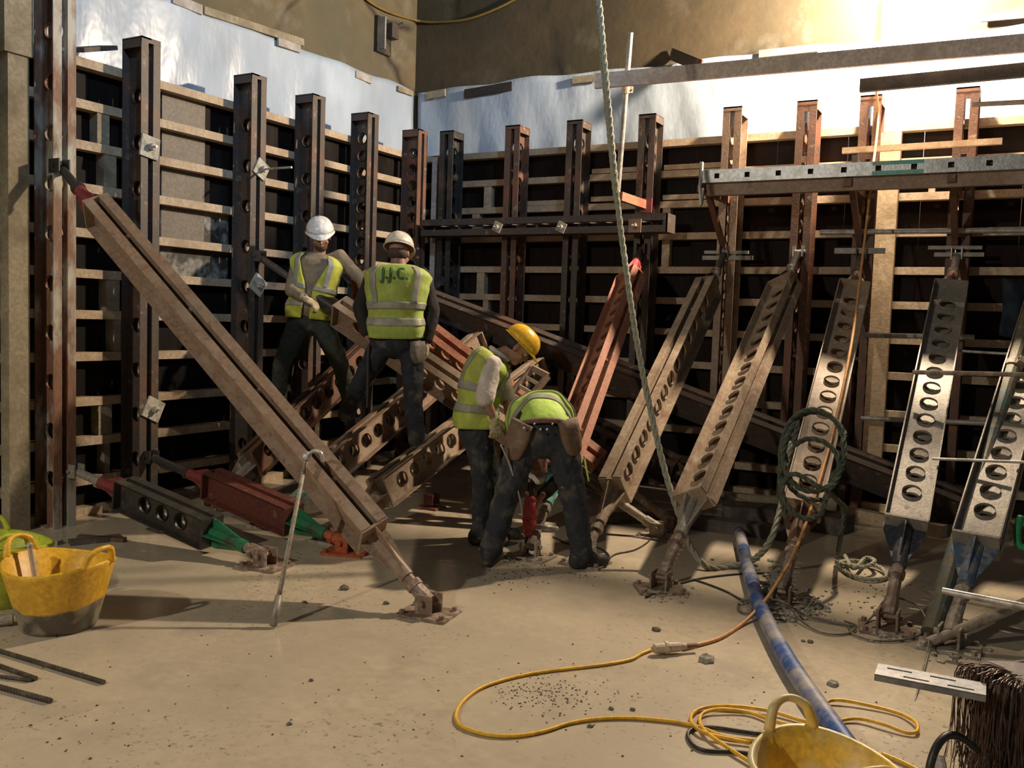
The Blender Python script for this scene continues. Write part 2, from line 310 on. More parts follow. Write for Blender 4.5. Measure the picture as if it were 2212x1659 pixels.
    def build(s, name, mats, parent=None, local=False, smooth=False):
        me = bpy.data.meshes.new(name); inv = None
        vs = s.v
        if not local and parent is not None: inv = WM[parent].inverted(); vs = [inv @ p for p in vs]
        loc = None
        if parent is None:
            xs = [p.x for p in vs]; ys = [p.y for p in vs]; zs = [p.z for p in vs]
            loc = V(((min(xs) + max(xs)) / 2, (min(ys) + max(ys)) / 2, min(zs))); vs = [p - loc for p in vs]
        me.from_pydata([tuple(p) for p in vs], [], s.f)
        mats = [mats] if isinstance(mats, str) else mats
        for m in mats: me.materials.append(MATS[m])
        if len(mats) > 1: me.polygons.foreach_set('material_index', s.m)
        bm = bmesh.new(); bm.from_mesh(me); bmesh.ops.recalc_face_normals(bm, faces=bm.faces); bm.to_mesh(me); bm.free()
        if smooth: me.polygons.foreach_set('use_smooth', [True] * len(me.polygons))
        me.update()
        return link(name, me, parent, loc)
def link(name, me, parent=None, loc=None):
    o = bpy.data.objects.new(name, me); COL.objects.link(o)
    if parent is not None: o.parent = parent; WM[o] = WM[parent]
    else:
        o.location = loc or (0, 0, 0); WM[o] = Matrix.Translation(o.location)
    return o
def smooth_path(pts, sub=6):
    P = [V(p) for p in pts]
    if len(P) < 3: return [P[0].lerp(P[-1], i / 4) for i in range(5)]
    out = []
    for i in range(len(P) - 1):
        p0 = P[i - 1] if i > 0 else P[i] * 2 - P[i + 1]; p1, p2 = P[i], P[i + 1]
        p3 = P[i + 2] if i + 2 < len(P) else P[i + 1] * 2 - P[i]
        for k in range(sub):
            t = k / sub
            out.append(0.5 * ((2 * p1) + (p2 - p0) * t + (2 * p0 - 5 * p1 + 4 * p2 - p3) * t * t + (3 * p1 - p0 - 3 * p2 + p3) * t ** 3))
    out.append(P[-1]); return out
def tag(o, label=None, cat=None, group=None, kind=None):
    if label: o['label'] = label
    if cat: o['category'] = cat
    if group: o['group'] = group
    if kind: o['kind'] = kind
    return o
def thing(name, label, cat, loc=(0, 0, 0), group=None, mtx=None):
    o = bpy.data.objects.new(name, None); COL.objects.link(o); o.empty_display_size = .1
    M = mtx if mtx is not None else Matrix.Translation(V(loc))
    o.matrix_world = M; WM[o] = M.copy()
    return tag(o, label, cat, group)
def frame(org, x, y, z):
    M = Matrix.Identity(4)
    for i, a in enumerate((x, y, z)): 
        a = V(a)
        for r in range(3): M[r][i] = a[r]
    for r in range(3): M[r][3] = org[r]
    return M

# ------------------------------------------------------------------ structure: floor, concrete walls, membranes
m = MB(); m.bx((-2, -22, -.3), (16, 2, 0)); tag(m.build('floor', 'floor_slurry'), kind='structure')
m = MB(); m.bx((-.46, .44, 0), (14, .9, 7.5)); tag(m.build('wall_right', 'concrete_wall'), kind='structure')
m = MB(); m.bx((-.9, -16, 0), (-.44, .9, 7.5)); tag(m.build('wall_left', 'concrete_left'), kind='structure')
m = MB(); m.bx((-.44, -9.0, 0), (-.02, -5.16, 7.5)); tag(m.build('wall_pier', 'concrete_pier'), 'greenish concrete pier at the near end of the left wall', kind='structure')

def sheet(name, org, du, length, nrm, z0, z1, label, seed):
    rnd = random.Random(seed); nu, nv = int(length / .06), 16
    ph = [rnd.uniform(0, 6.28) for _ in range(8)]
    vs = []; org, du, nrm = V(org), V(du), V(nrm)
    for j in range(nv + 1):
        for i in range(nu + 1):
            u = length * i / nu; t = j / nv
            top = z1 + .012 * math.sin(u * 2.3 + ph[0]) + .012 * math.sin(u * 6.1 + ph[1])
            z = z0 + (top - z0) * t
            b = .018 * math.sin(u * 3.1 + ph[2] + 1.2 * z) + .012 * math.sin(u * 7.7 + ph[3] - 2.1 * z) + .008 * math.sin(u * 15 + z * 5 + ph[4])
            vs.append(org + du * u + nrm * (.03 + b * (1 - .5 * t)) + V((0, 0, z)))
    mb = MB(); n = nu + 1
    mb.add(vs, [(j * n + i, j * n + i + 1, (j + 1) * n + i + 1, (j + 1) * n + i) for j in range(nv) for i in range(nu)])
    o = mb.build(name, 'membrane', smooth=True)
    sm = o.modifiers.new('thick', 'SOLIDIFY'); sm.thickness = .004
    return tag(o, label, 'sheeting')
sheet('plastic_sheet', (-.42, .36, 0), (0, -1, 0), 5.5, (1, 0, 0), 3.05, 4.37, 'bluish white plastic sheet hung above the left formwork', 1)
sheet('plastic_sheet', (-.36, .42, 0), (1, 0, 0), 8.5, (0, -1, 0), 3.05, 4.38, 'white plastic sheet above the right formwork, glaring under the lamp', 5)

# timber strips nailed along the top of the sheets (pixel corners of their long axis on the wall plane)
def strip_left(a, b, hgt, matn, label):
    p, q = hit(a[0], a[1], 0, -.37), hit(b[0], b[1], 0, -.37)
    mb = MB(); mb.beam(p, q, .025, hgt); tag(mb.build('nailing_strip', matn), label, 'timber strip', 'timber strips along the sheet tops')
def strip_right(a, b, hgt, matn, label):
    p, q = hit(a[0], a[1], 1, .37), hit(b[0], b[1], 1, .37)
    mb = MB(); mb.beam(p, q, .025, hgt); tag(mb.build('nailing_strip', matn), label, 'timber strip', 'timber strips along the sheet tops')
strip_left((372, -4), (436, 22), .085, 'timber_grey', 'short brown timber strip at the top edge of the frame on the left sheet')
strip_left((440, 22), (655, 92), .07, 'timber_old', 'long dark timber strip along the top of the left sheet')
strip_left((600, 90), (648, 106), .075, 'timber_grey', 'short timber block below the end of the long strip, left sheet')
strip_left((768, 160), (802, 174), .075, 'timber_grey', 'short timber strip on the left sheet above the steel post nearest the white helmets')
strip_left((859, 191), (891, 202), .06, 'timber_old', 'short timber strip on the left sheet next to the wall corner')
strip_right((921, 207), (962, 200), .085, 'timber_old', 'short brown timber strip on the right sheet next to the wall corner')
strip_right((1004, 203), (1106, 186), .10, 'timber_shaded', 'thick dark timber strip, shade put into its colour, on the right sheet')
strip_right((1237, 174), (1290, 168), .075, 'timber_old', 'short brown timber strip on the right sheet left of the scaffold pole')
strip_right((1640, 117), (1768, 103), .07, 'timber_old', 'brown timber strip on the right sheet beside the lamp glare')
strip_right((2120, 40), (2235, 30), .06, 'timber_dark', 'dark timber strip at the upper right corner of the photo')

# wall fixings
p = hit(829, 78, 0, -.40)
t = thing('wall_bracket', 'small rusty steel bracket box fixed high on the left concrete wall', 'bracket', p)
mb = MB(); mb.bx(p + V((-.04, -.13, -.20)), p + V((.012, .13, .2))); mb.build('back_plate', 'steel_black', t)
mb = MB(); mb.bx(p + V((.0, -.11, -.18)), p + V((.10, -.085, .18))); mb.build('side_plate', 'steel_grey', t)
mb = MB(); mb.bx(p + V((.0, .0, -.02)), p + V((.12, .13, .14))); mb.tube(p + V((.06, .1, .1)), p + V((.16, .16, .16)), .03); mb.build('socket', 'steel_dark', t)
pts = [hit(x, y, 0, -.41) for x, y in [(700, -330), (735, -120), (770, -30), (800, 5), (845, 28), (895, 43)]] + [hit(x, y, 1, .41) for x, y in [(925, 48), (965, 47), (1005, 42), (1045, 30), (1100, 5), (1130, -20), (1170, -110), (1195, -330)]]
mb = MB(); mb.sweep(pts, .014, 6); tag(mb.build('wall_cable', 'cable_wall', smooth=True), 'yellowish cable sagging across the concrete at the wall corner', 'cable')
mb = MB(); a = hit(1515, 143, 1, .1); b = hit(1450, 116, 1, .42); mb.beam(a, b, .02, .12); tag(mb.build('steel_fin', 'steel_dark'), 'rusty steel flat sticking out of the right wall above the plank', 'steel flat')
mb = MB(); a = hit(162, 108, 0, .02); b = hit(236, 103, 0, -.2); mb.beam(a, b, .14, .035); tag(mb.build('timber_offcut', 'timber_dark'), 'dark timber offcut lying on the left formwork top beside the tallest post', 'timber offcut')

# ------------------------------------------------------------------ formwork shutters
RAILZ = [0.035, .28, .59, .90, 1.25, 1.575, 1.89, 2.20, 2.54, 2.86, 3.165, 3.475]
HR = .034
PY = {'P0': -4.73, 'P1': -3.99, 'P2': -2.83, 'P3': -2.04, 'P4': -1.2, 'P5': -.30}
RX = {'R0': .49, 'R1': 1.34, 'R2': 2.08, 'R3': 2.88, 'R4': 3.74, 'R5': 4.43, 'R6': 4.98, 'R7': 5.75, 'R8': 6.5}
sh = thing('formwork_shutter', 'left formwork of dark plywood with horizontal timber rails', 'formwork', (0, -2.6, 0))
ys = [-5.12, -4.3, -3.42, -2.2, -1.0, .0]
for i in range(5):
    mb = MB(); mb.bx((-.125, ys[i] + .002, 0), (-.105, ys[i + 1] - .002, 3.5)); mb.build('plywood_sheet', 'ply_film', sh)
for k, z in enumerate(RAILZ):
    y0 = -5.1; jit = random.uniform(-.01, .01)
    mb = MB(); mb.bx((-.105, y0, z - HR), (-.002, 0.0, z + HR)); mb.build('rail', 'timber', sh)
def studL(px0, px1, k0, k1, matn='timber_old'):
    zc = (RAILZ[k0] + RAILZ[k1]) / 2
    y0 = hit(px0, 660, 0, -.02).y; y1 = hit(px1, 660, 0, -.02).y
    mb = MB(); mb.bx((-.104, y0, RAILZ[k0] + HR), (-.012, y1, RAILZ[k1] - HR)); mb.build('stud', matn, sh)
for a, b, k in [(208, 234, 9), (222, 249, 8), (228, 257, 5), (243, 266, 4), (212, 241, 2), (225, 237, 1)]: studL(a, b, k, k + 1)
mb = MB(); mb.bx((-.105, hit(348, 300, 0, -.1).y, 2.23), (-.09, hit(441, 300, 0, -.1).y, 3.44)); mb.build('patch_panel', 'ply_tan', sh)
mb = MB(); mb.bx((-.105, hit(345, 490, 0, -.1).y, 1.90), (-.093, hit(492, 490, 0, -.1).y, 2.52)); mb.build('patch_panel', 'ply_splash', sh)
sh2 = thing('formwork_shutter', 'right formwork of dark plywood with horizontal timber rails under the lamp', 'formwork', (3.4, 0, 0))
xs = [0, .95, 1.7, 2.45, 3.3, 4.1, 4.75, 5.4, 6.2, 7.4]
for i in range(len(xs) - 1):
    mb = MB(); mb.bx((xs[i] + .002, .105, 0), (xs[i + 1] - .002, .125, 3.5)); mb.build('plywood_sheet', 'ply_red' if i % 3 else 'ply_film', sh2)
for k, z in enumerate(RAILZ):
    mb = MB(); mb.bx((0.0, .002, z - HR), (7.4, .105, z + HR)); mb.build('rail', 'timber', sh2)
def studR(x0, x1, z0, z1, matn='timber', y0=.01, y1=.1):
    mb = MB(); mb.bx((x0, y0, z0), (x1, y1, z1)); mb.build('stud', matn, sh2)
def sR(px0, px1, k, matn='timber'):
    a = hit(px0, 500, 1, .02).x; b = hit(px1, 500, 1, .02).x; studR(a, b, RAILZ[k] + HR, RAILZ[k + 1] - HR, matn)
for a, b, k in [(1044, 1060, 9), (1020, 1036, 8), (1034, 1050, 6), (1049, 1060, 5), (1430, 1447, 8), (1432, 1448, 7), (2000, 2014, 9), (1660, 1672, 3), (1666, 1678, 2)]: sR(a, b, k)
# doubled boards lying on the rails
for px0, px1, z in [(1115, 1220, 2.925), (1275, 1376, 2.945), (1430, 1560, 2.935), (1275, 1376, 3.235), (1430, 1560, 3.235)]:
    a = hit(px0, 450, 1, .0).x; b = hit(px1, 450, 1, .0).x
    mb = MB(); mb.bx((a, .004, z - .028), (b, .1, z + .022)); mb.build('packing_board', 'timber', sh2)
mb = MB(); mb.bx((.26, -.16, 0), (.33, -.04, 3.46)); tag(mb.build('corner_post', 'timber_grey'), 'slim grey timber post standing in the formwork corner', 'post')
mb = MB(); mb.bx((5.06, -.085, .3), (5.23, -.004, 3.42)); tag(mb.build('timber_upright', 'timber_fresh'), 'pale fresh timber upright against the right formwork under the lamp', 'timber post')
mb = MB(); mb.bx((.0, -5.075, 0), (.10, -4.92, 3.37)); tag(mb.build('timber_upright', 'timber_old'), 'weathered timber upright at the left edge of the photo', 'timber post')
mb = MB(); mb.bx((-.02, -5.11, 3.37), (.12, -4.90, 4.6)); tag(mb.build('timber_block', 'timber_old'), 'rough brown timber block above the upright at the upper left corner', 'timber block')

# ------------------------------------------------------------------ steel soldiers
FW, GAP, TH = .067, .046, .007
CH = {}
def channel_mesh(L, side, hd, pitch=.182, hr=.058):
    key = (round(L, 3), side, hd, pitch)
    if key in CH: return CH[key]
    mb = MB(); xi = side * GAP / 2; xo = side * (GAP / 2 + TH); n = 16
    mg = .10; cells = max(1, int((L - 2 * mg) / pitch)) if pitch else 0; mg = (L - cells * (pitch or 0)) / 2
    def plate(z0, z1):
        a, b = sorted((xi, xo)); mb.bx((a, -hd, z0), (b, hd, z1))
    plate(0, mg); plate(L - mg, L)
    for c in range(cells):
        z0 = mg + c * pitch; zc = z0 + pitch / 2
        outer, inner = [], []
        for i in range(n):
            t = 2 * math.pi * (i + .5) / n; cx, cz = math.cos(t), math.sin(t)
            k = min((hd) / abs(cx) if abs(cx) > 1e-6 else 9, (pitch / 2) / abs(cz) if abs(cz) > 1e-6 else 9)
            outer.append((cx * k, zc + cz * k)); inner.append((cx * hr, zc + cz * hr))
        # true corners
        q0 = min(range(4), key=lambda i: abs(2 * math.pi * (i + .5) / n - math.atan2(pitch / 2, hd)))
        for q, (sx, sz) in {q0: (1, 1), 7 - q0: (-1, 1), 8 + q0: (-1, -1), 15 - q0: (1, -1)}.items():
            outer[q] = (sx * hd, zc + sz * pitch / 2)
        vs = []; lip = side * .012
        for x in (xi, xo):
            vs += [(x, y, z) for y, z in outer]; vs += [(x, y, z) for y, z in inner]
        vs += [(xo + lip, y, z) for y, z in inner]
        fs = []
        for i in range(n):
            j = (i + 1) % n
            fs.append((i, j, n + j, n + i)); fs.append((2 * n + i, 3 * n + i, 3 * n + j, 2 * n + j))
            fs.append((n + i, n + j, 4 * n + j, 4 * n + i))
        mb.add(vs, fs)
    a, b = sorted((xi, side * (GAP / 2 + FW)))
    mb.bx((a, -hd - .004, 0), (b, -hd + .004, L)); mb.bx((a, hd - .004, 0), (b, hd + .004, L))
    me = bpy.data.meshes.new('channel'); me.from_pydata([tuple(p) for p in mb.v], [], mb.f)
    bm = bmesh.new(); bm.from_mesh(me); bmesh.ops.recalc_face_normals(bm, faces=bm.faces); bm.to_mesh(me); bm.free()
    me.materials.append(MATS['steel_dark']); CH[key] = me
    return me
def soldier_body(t, L, hd, matn, spacer=True, pitch=.182):
    for s in (-1, 1):
        o = link('channel', channel_mesh(L, s, hd, pitch), t)
        o.material_slots[0].link = 'OBJECT'; o.material_slots[0].material = MATS[matn]
    if spacer:
        k = max(2, int(L / .75))
        for i in range(k):
            z = L * (i + .5) / k
            mb = MB(); mb.tube((-GAP / 2 - .004, -hd * .55, z), (GAP / 2 + .004, -hd * .55, z), .018, n=8)
            mb.build('spacer', matn, t, local=True)
def soldier(org, xd, yd, zd, L, matn, label, group, hd=.108, name='steel_soldier', plate=True, cat='steel post', pitch=.182, bridge=True):
    t = thing(name, label, cat, group=group, mtx=frame(org, xd, yd, zd))
    soldier_body(t, L, hd, matn, pitch=pitch)
    if bridge:
        for zb, hb in ((L - .045, .09), (L - .52, .06)):
            mb = MB(); mb.bx((-GAP / 2 - .01, -hd - .003, zb - hb / 2), (GAP / 2 + .01, -hd + .005, zb + hb / 2)); mb.build('batten_plate', matn, t, local=True)
    if plate:
        for z in (.006, L - .006):
            mb = MB()
            w2 = GAP / 2 + FW
            if z > .5:
                mb.bx((-w2, -hd - .006, L - .004), (w2, hd + .006, L + .010)); mb.bx((-w2, -hd - .006, L - .03), (w2, -hd + .004, L + .010)); mb.bx((-w2, -hd, L - .07), (-w2 + .006, hd, L)); mb.bx((w2 - .006, -hd, L - .07), (w2, hd, L))
            else: mb.bx((-w2, -hd, 0), (w2, hd, .012))
            mb.build('end_plate', matn, t, local=True)
    return t
grp = 'steel posts against the formwork'
def postL(k, L, matn, label, pitch=.36):
    soldier((.112, PY[k], 0), (0, 1, 0), (-1, 0, 0), (0, 0, 1), L, matn, label, grp, pitch=pitch, bridge=False)
def postR(k, L, matn, label):
    soldier((RX[k], -.112, 0), (1, 0, 0), (0, 1, 0), (0, 0, 1), L, matn, label, grp, bridge=k in ('R5', 'R6', 'R7'))
postL('P0', 5.4, 'steel_white', 'tallest steel post, at the far left, streaked white and rust')
postL('P1', 3.73, 'steel_dark', 'dark steel post on the left formwork, second from the left edge')
postL('P2', 3.73, 'steel_dark', 'dark steel post on the left formwork, third from the left edge')
postL('P3', 3.73, 'steel_dark', 'dark steel post directly behind the bearded white-helmet worker')
postL('P4', 3.73, 'steel_dark', 'dark steel post on the left formwork between the two white helmets', .18)
postL('P5', 3.73, 'steel_rust', 'reddish perforated steel post, last on the left formwork before the corner', .18)
postR('R0', 3.72, 'steel_black', 'dark grey steel post, first on the right formwork beside the corner')
postR('R1', 3.72, 'steel_rust', 'rust-orange steel post, second on the right formwork from the corner')
postR('R2', 3.72, 'steel_dark', 'dark brown steel post, third on the right formwork from the corner')
postR('R3', 3.72, 'steel_dark', 'brown steel post above the brace with the pink jack end')
postR('R4', 3.72, 'steel_brown', 'brown steel post at the left end of the walkway')
postR('R5', 3.72, 'steel_rust', 'brown steel post behind the walkway, lit at its top, left of the hanging cable')
postR('R6', 3.72, 'steel_rust', 'rust-coloured steel post with the orange cable hanging over its top')
postR('R7', 3.72, 'steel_rust', 'rust-coloured steel post nearest the right edge of the photo')
# horizontal waling soldier
soldier((.33, -.335, 2.63), (0, 0, 1), (0, 1, 0), (1, 0, 0), 2.88, 'steel_dark', 'dark horizontal steel waling beam bolted across the posts near the corner', None, name='waling_beam', cat='steel beam', bridge=False)
# tie plates with nuts
def tie(pos, nrm, label, matn='tie_plate', rod=.0, rot=.2, s=.075):
    nrm = V(nrm); u = V((0, 0, 1)); sd = u.cross(nrm).normalized()
    u2 = (u * math.cos(rot) + sd * math.sin(rot)); s2 = nrm.cross(u2)
    pos = V(pos); t = thing('tie_plate', label, 'tie plate', pos, 'tie plates clamped on the posts')
    mb = MB(); mb.obx(pos + nrm * .008, s2, u2, nrm, (s, s, .008)); mb.build('plate', matn, t)
    mb = MB(); mb.tube(pos, pos + nrm * .06, .028, n=6); mb.build('nut', matn, t)
    mb = MB(); mb.tube(pos - nrm * .05, pos + nrm * (.09 + rod), .010, n=8); mb.build('tie_rod', 'tube_light', t)
def tieL(px, py, label, **k): tie(hit(px, py, 0, .224), (1, 0, 0), label, **k)
tieL(322, 318, 'splashed tie plate high on the second post from the left', rot=.15, s=.085)
tieL(563, 366, 'splashed tie plate with a long rod on the third post from the left', rod=.28, rot=.5)
tieL(330, 884, 'splashed tie plate low on the second post from the left', rot=.45, s=.085)
tieL(556, 616, 'pale tie plate at mid height on the third post from the left', rot=.6, s=.08)
for px, lab in [(1075, 'pale tie nut on the waling beam over the second post from the corner'), (1213, 'pale tie nut at the middle of the waling beam')]:
    tie(hit(px, 491, 1, -.45), (0, -1, 0), lab, rot=.4, s=.05)
tie(hit(1372, 488, 1, -.45), (0, -1, 0), 'square tie plate at the right end of the waling beam', matn='steel_brown', rot=0, s=.065)
# short timber packers tied on posts
def packer(px0, px1, py, y, label, h=.05):
    a, b = hit(px0, py, 1, y), hit(px1, py, 1, y); mb = MB(); mb.beam(a, b, .03, h); tag(mb.build('timber_packer', 'timber_grey'), label, 'timber packer', 'timber packers across the right posts')
packer(1522, 1617, 545, -.245, 'upper of two short grey packers on the post at the walkway end', .03)
packer(1518, 1626, 557, -.255, 'lower of two short grey packers on the post at the walkway end', .04)
packer(1803, 1912, 542, -.245, 'short pale packer on the post behind the hanging orange cable')
packer(2005, 2122, 535, -.245, 'upper short pale packer on the post nearest the right edge', .03)
packer(2018, 2126, 550, -.255, 'lower short pale packer on the post nearest the right edge', .035)

# ------------------------------------------------------------------ braces
gb = 'raking steel braces'
def brace(top, bot, roll, mats, label, tl=.55, bl=.70, hd=.122, plate_rot=None, group=gb, foot=True, tcone=.20, bcone=.27, pitch=.182):
    body, ctop, cbot, jtop, jbot = mats
    top, bot = V(top), V(bot); d = (bot - top); L = d.length; d.normalize()
    up = V((0, 0, 1)); fn = (up - d * up.dot(d)).normalized(); sd = d.cross(fn).normalized()
    q = Quaternion(d, math.radians(roll)); fn = q @ fn; sd = q @ sd
    b0, b1 = top + d * tl, bot - d * bl
    t = thing('raking_brace', label, 'brace', group=group, mtx=frame(b0, sd, d.cross(sd), d))
    Lb = (b1 - b0).length
    soldier_body(t, Lb, hd, body, pitch=pitch)
    wx = GAP / 2 + FW
    def cone(p, dd, ln, matn, nm):
        mb = MB(); mb.obx(p + dd * .006, sd, fn, dd, (wx, hd, .008)); mb.build('end_plate', body, t)
        mb = MB(); mb.tube(p, p + dd * (ln + .06), .043, n=14)
        for a, hw in ((sd, wx), (-sd, wx), (fn, hd), (-fn, hd)):
            nrm = dd.cross(a).normalized() * .008
            poly = [p + dd * .01 + a * .03, p + dd * .01 + a * (hw - .004), p + dd * .06 + a * (hw - .004), p + dd * ln + a * .045, p + dd * ln + a * .03]
            mb.prism([q_ - nrm / 2 for q_ in poly], nrm)
        mb.build(nm, matn, t, smooth=False)
    cone(b0, -d, tcone, ctop, 'top_cone'); cone(b1, d, bcone, cbot, 'foot_cone')
    mb = MB(); mb.tube(b0 - d * (tcone), top + d * .05, .032, n=12); mb.tube(b0 - d * (tcone + .09), b0 - d * (tcone + .05), .05, n=8); mb.build('screw_jack', jtop, t, smooth=False)
    mb = MB(); mb.tube(b1 + d * (bcone), bot - d * .08, .034, n=12); mb.tube(b1 + d * (bcone + .10), b1 + d * (bcone + .14), .048, n=8); mb.build('screw_jack', jbot, t)
    # top fork
    hsd = V((d.y, -d.x, 0)).normalized(); hd_ = V((d.x, d.y, 0)).normalized()
    mb = MB()
    for s in (-1, 1): mb.obx(top + hsd * (s * .04) , hsd, hd_, V((0, 0, 1)), (.005, .06, .05))
    mb.tube(top - hsd * .06, top + hsd * .06, .014, n=8); mb.build('top_fork', jtop, t)
    if foot:
        fl = V((bot.x, bot.y, 0)); rot = plate_rot if plate_rot is not None else 0.0
        pu = V((math.cos(rot), math.sin(rot), 0)); pv = V((-pu.y, pu.x, 0))
        mb = MB(); mb.obx(fl + V((0, 0, .008)), pu, pv, V((0, 0, 1)), (.15, .115, .008)); mb.build('base_plate', jbot, t)
        mb = MB()
        for s in (-1, 1): mb.obx(fl + hsd * (s * .05) + V((0, 0, .065)), hsd, hd_, V((0, 0, 1)), (.006, .055, .055))
        mb.tube(fl + V((0, 0, .08)) - hsd * .08, fl + V((0, 0, .08)) + hsd * .08, .016, n=8)
        mb.tube(bot - d * .12, fl + V((0, 0, .075)), .042, n=10)
        mb.build('foot_bracket', jbot, t)
        for su in (-1, 1):
            for sv in (-1, 1):
                if su == sv or True:
                    c = fl + pu * (.12 * su) + pv * (.085 * sv); mb = MB(); mb.tube(c + V((0, 0, .012)), c + V((0, 0, .036)), .016, n=6); mb.build('anchor_bolt', jbot, t)
    return t
FT = .07
brace((.235, -4.78, 2.63), (3.55, -4.83, FT), 30, ('steel_brown', 'paint_red', 'steel_brown', 'steel_black', 'jack_rust'), 'big brown raking brace in the left foreground', .54, .52, plate_rot=.15, pitch=0)
brace((.235, -4.66, .42), (2.14, -4.64, FT), 4, ('steel_black', 'paint_red', 'paint_green', 'steel_grey', 'jack_rust'), 'low dark brace with a green foot cone and a red top cone', .56, .50, plate_rot=.1, hd=.105)
brace((.235, -3.99, .45), (2.33, -4.06, FT), 6, ('steel_redoxide', 'paint_red', 'paint_green', 'steel_black', 'paint_orange'), 'low red-oxide brace with a green foot cone behind the dark one', .74, .52, plate_rot=.3, pitch=0, hd=.105)
brace((.235, -2.83, 2.14), (3.93, -2.27, FT), 34, ('steel_brown', 'steel_black', 'steel_dark', 'steel_dark', 'jack_mud'), 'brown brace held by the bearded worker', .98, .80)
brace((.235, -2.04, 2.24), (3.90, -1.93, FT), 38, ('steel_orange', 'steel_dark', 'steel_dark', 'steel_dark', 'jack_rust'), 'red-oxide brace running down behind the lettered vest', .6, .75)
brace((.25, -.62, 1.90), (6.45, -.60, FT), 28, ('steel_dark', 'steel_dark', 'steel_dark', 'steel_dark', 'jack_rust'), 'long dark raking brace along the foot of the right formwork', .35, .5, pitch=0, group='raking steel braces')
brace((.235, -1.2, 1.55), (4.30, -.98, FT), 30, ('steel_dark', 'steel_dark', 'steel_dark', 'steel_dark', 'jack_mud'), 'dark low brace crossing behind the pink-ended brace', .5, .75)
R_TOPY = -.235
brace((.49, R_TOPY, 2.05), (.55, -3.62, FT), 10, ('steel_rust', 'steel_dark', 'steel_grey', 'steel_dark', 'jack_rust'), 'rusty perforated brace leaning from the corner post behind the big brace', .6, .5)
brace((1.34, R_TOPY, 1.62), (1.36, -3.78, FT), 12, ('steel_brown', 'steel_dark', 'paint_turquoise', 'steel_dark', 'jack_mud'), 'perforated brace with a turquoise foot cone under the lettered worker', .6, .62)
brace((2.08, R_TOPY, 1.34), (2.06, -3.86, .10), 14, ('steel_mud', 'steel_dark', 'steel_brown', 'steel_dark', 'jack_mud'), 'mud-splashed perforated brace just right of the big foreground brace', .6, .55)
brace((2.88, R_TOPY, 2.40), (3.42, -3.40, FT), -52, ('steel_orange', 'paint_pink', 'paint_turquoise', 'steel_dark', 'jack_mud'), 'orange-red brace with a pink jack end behind the crouching worker', .52, .75, tcone=.24)
brace((3.74, R_TOPY, 2.36), (3.80, -3.32, FT), 8, ('steel_mud', 'steel_dark', 'steel_mud', 'steel_dark', 'jack_mud'), 'pale muddy brace directly right of the crouching worker', .62, .62)
brace((4.43, R_TOPY, 2.36), (4.45, -3.60, FT), -61, ('steel_mud', 'steel_dark', 'steel_grey', 'tube_light', 'jack_rust'), 'pale brace rising above the blue pipe end, second from the crouching worker', .58, .72, plate_rot=.6)
brace((4.98, R_TOPY, 2.33), (5.16, -3.46, FT), 82, ('steel_mud', 'steel_dark', 'steel_rust', 'steel_dark', 'jack_rust'), 'perforated brace with a dark green rope coil on it', .58, .72)
brace((5.75, R_TOPY, 2.33), (5.77, -3.58, FT), 85, ('steel_grey', 'steel_rust', 'paint_navy', 'tube_light', 'jack_rust'), 'grey perforated brace with a navy foot cone right of the rope coil', .58, .72, plate_rot=.2)
brace((6.5, R_TOPY, 2.33), (6.09, -3.70, FT), 88, ('steel_grey', 'steel_rust', 'paint_blue', 'steel_dark', 'jack_mud'), 'perforated brace with a blue foot cone at the right edge of the photo', .58, .70)
# loose prop with hook
a, b = flo(590, 1352, .012), V((2.80, -5.005, .83))
t = thing('prop_rod', 'thin grey steel prop leaning against the big foreground brace', 'prop', a)
mb = MB(); mb.tube(a, b, .013, .012, n=10); mb.build('rod', 'jack_mud', t, smooth=True)
mb = MB(); mb.tube(a, a + (b - a).normalized() * .16, .020, n=10); mb.build('sleeve', 'steel_grey', t, smooth=True)
mb = MB(); mb.ball(b, .03, 8, 6); mb.sweep([b, b + V((.03, .03, .03)), b + V((.07, .04, .02)), b + V((.08, .05, -.03))], .011, 7); mb.build('hook', 'tube_light', t)
p = flo(932, 1098)
t = thing('floor_bracket', 'red-orange bracket on the floor behind the workers', 'bracket', p)
mb = MB(); mb.obx(p + V((0, 0, .01)), V((1, 0, 0)), V((0, 1, 0)), V((0, 0, 1)), (.10, .08, .01)); mb.build('base_plate', 'steel_orange', t)
for s in (-1, 1):
    mb = MB(); mb.obx(p + V((0, s * .05, .08)), V((1, 0, 0)), V((0, 1, 0)), V((0, 0, 1)), (.045, .006, .045)); mb.build('lug', 'steel_redoxide', t)
mb = MB(); mb.tube(p + V((0, 0, .1)), p + V((-.28, .1, .22)), .028, n=10); mb.build('jack_stub', 'jack_mud', t)

# ------------------------------------------------------------------ walkway, guard rail, scaffold
zw = 2.955; yf = -1.02
t = thing('steel_walkway', 'steel walkway deck with a pale slotted edge under the lamp', 'walkway', (5.2, -.6, zw))
x0, x1 = 3.74, 7.3
mb = MB(); n = int((x1 - x0) / .265)
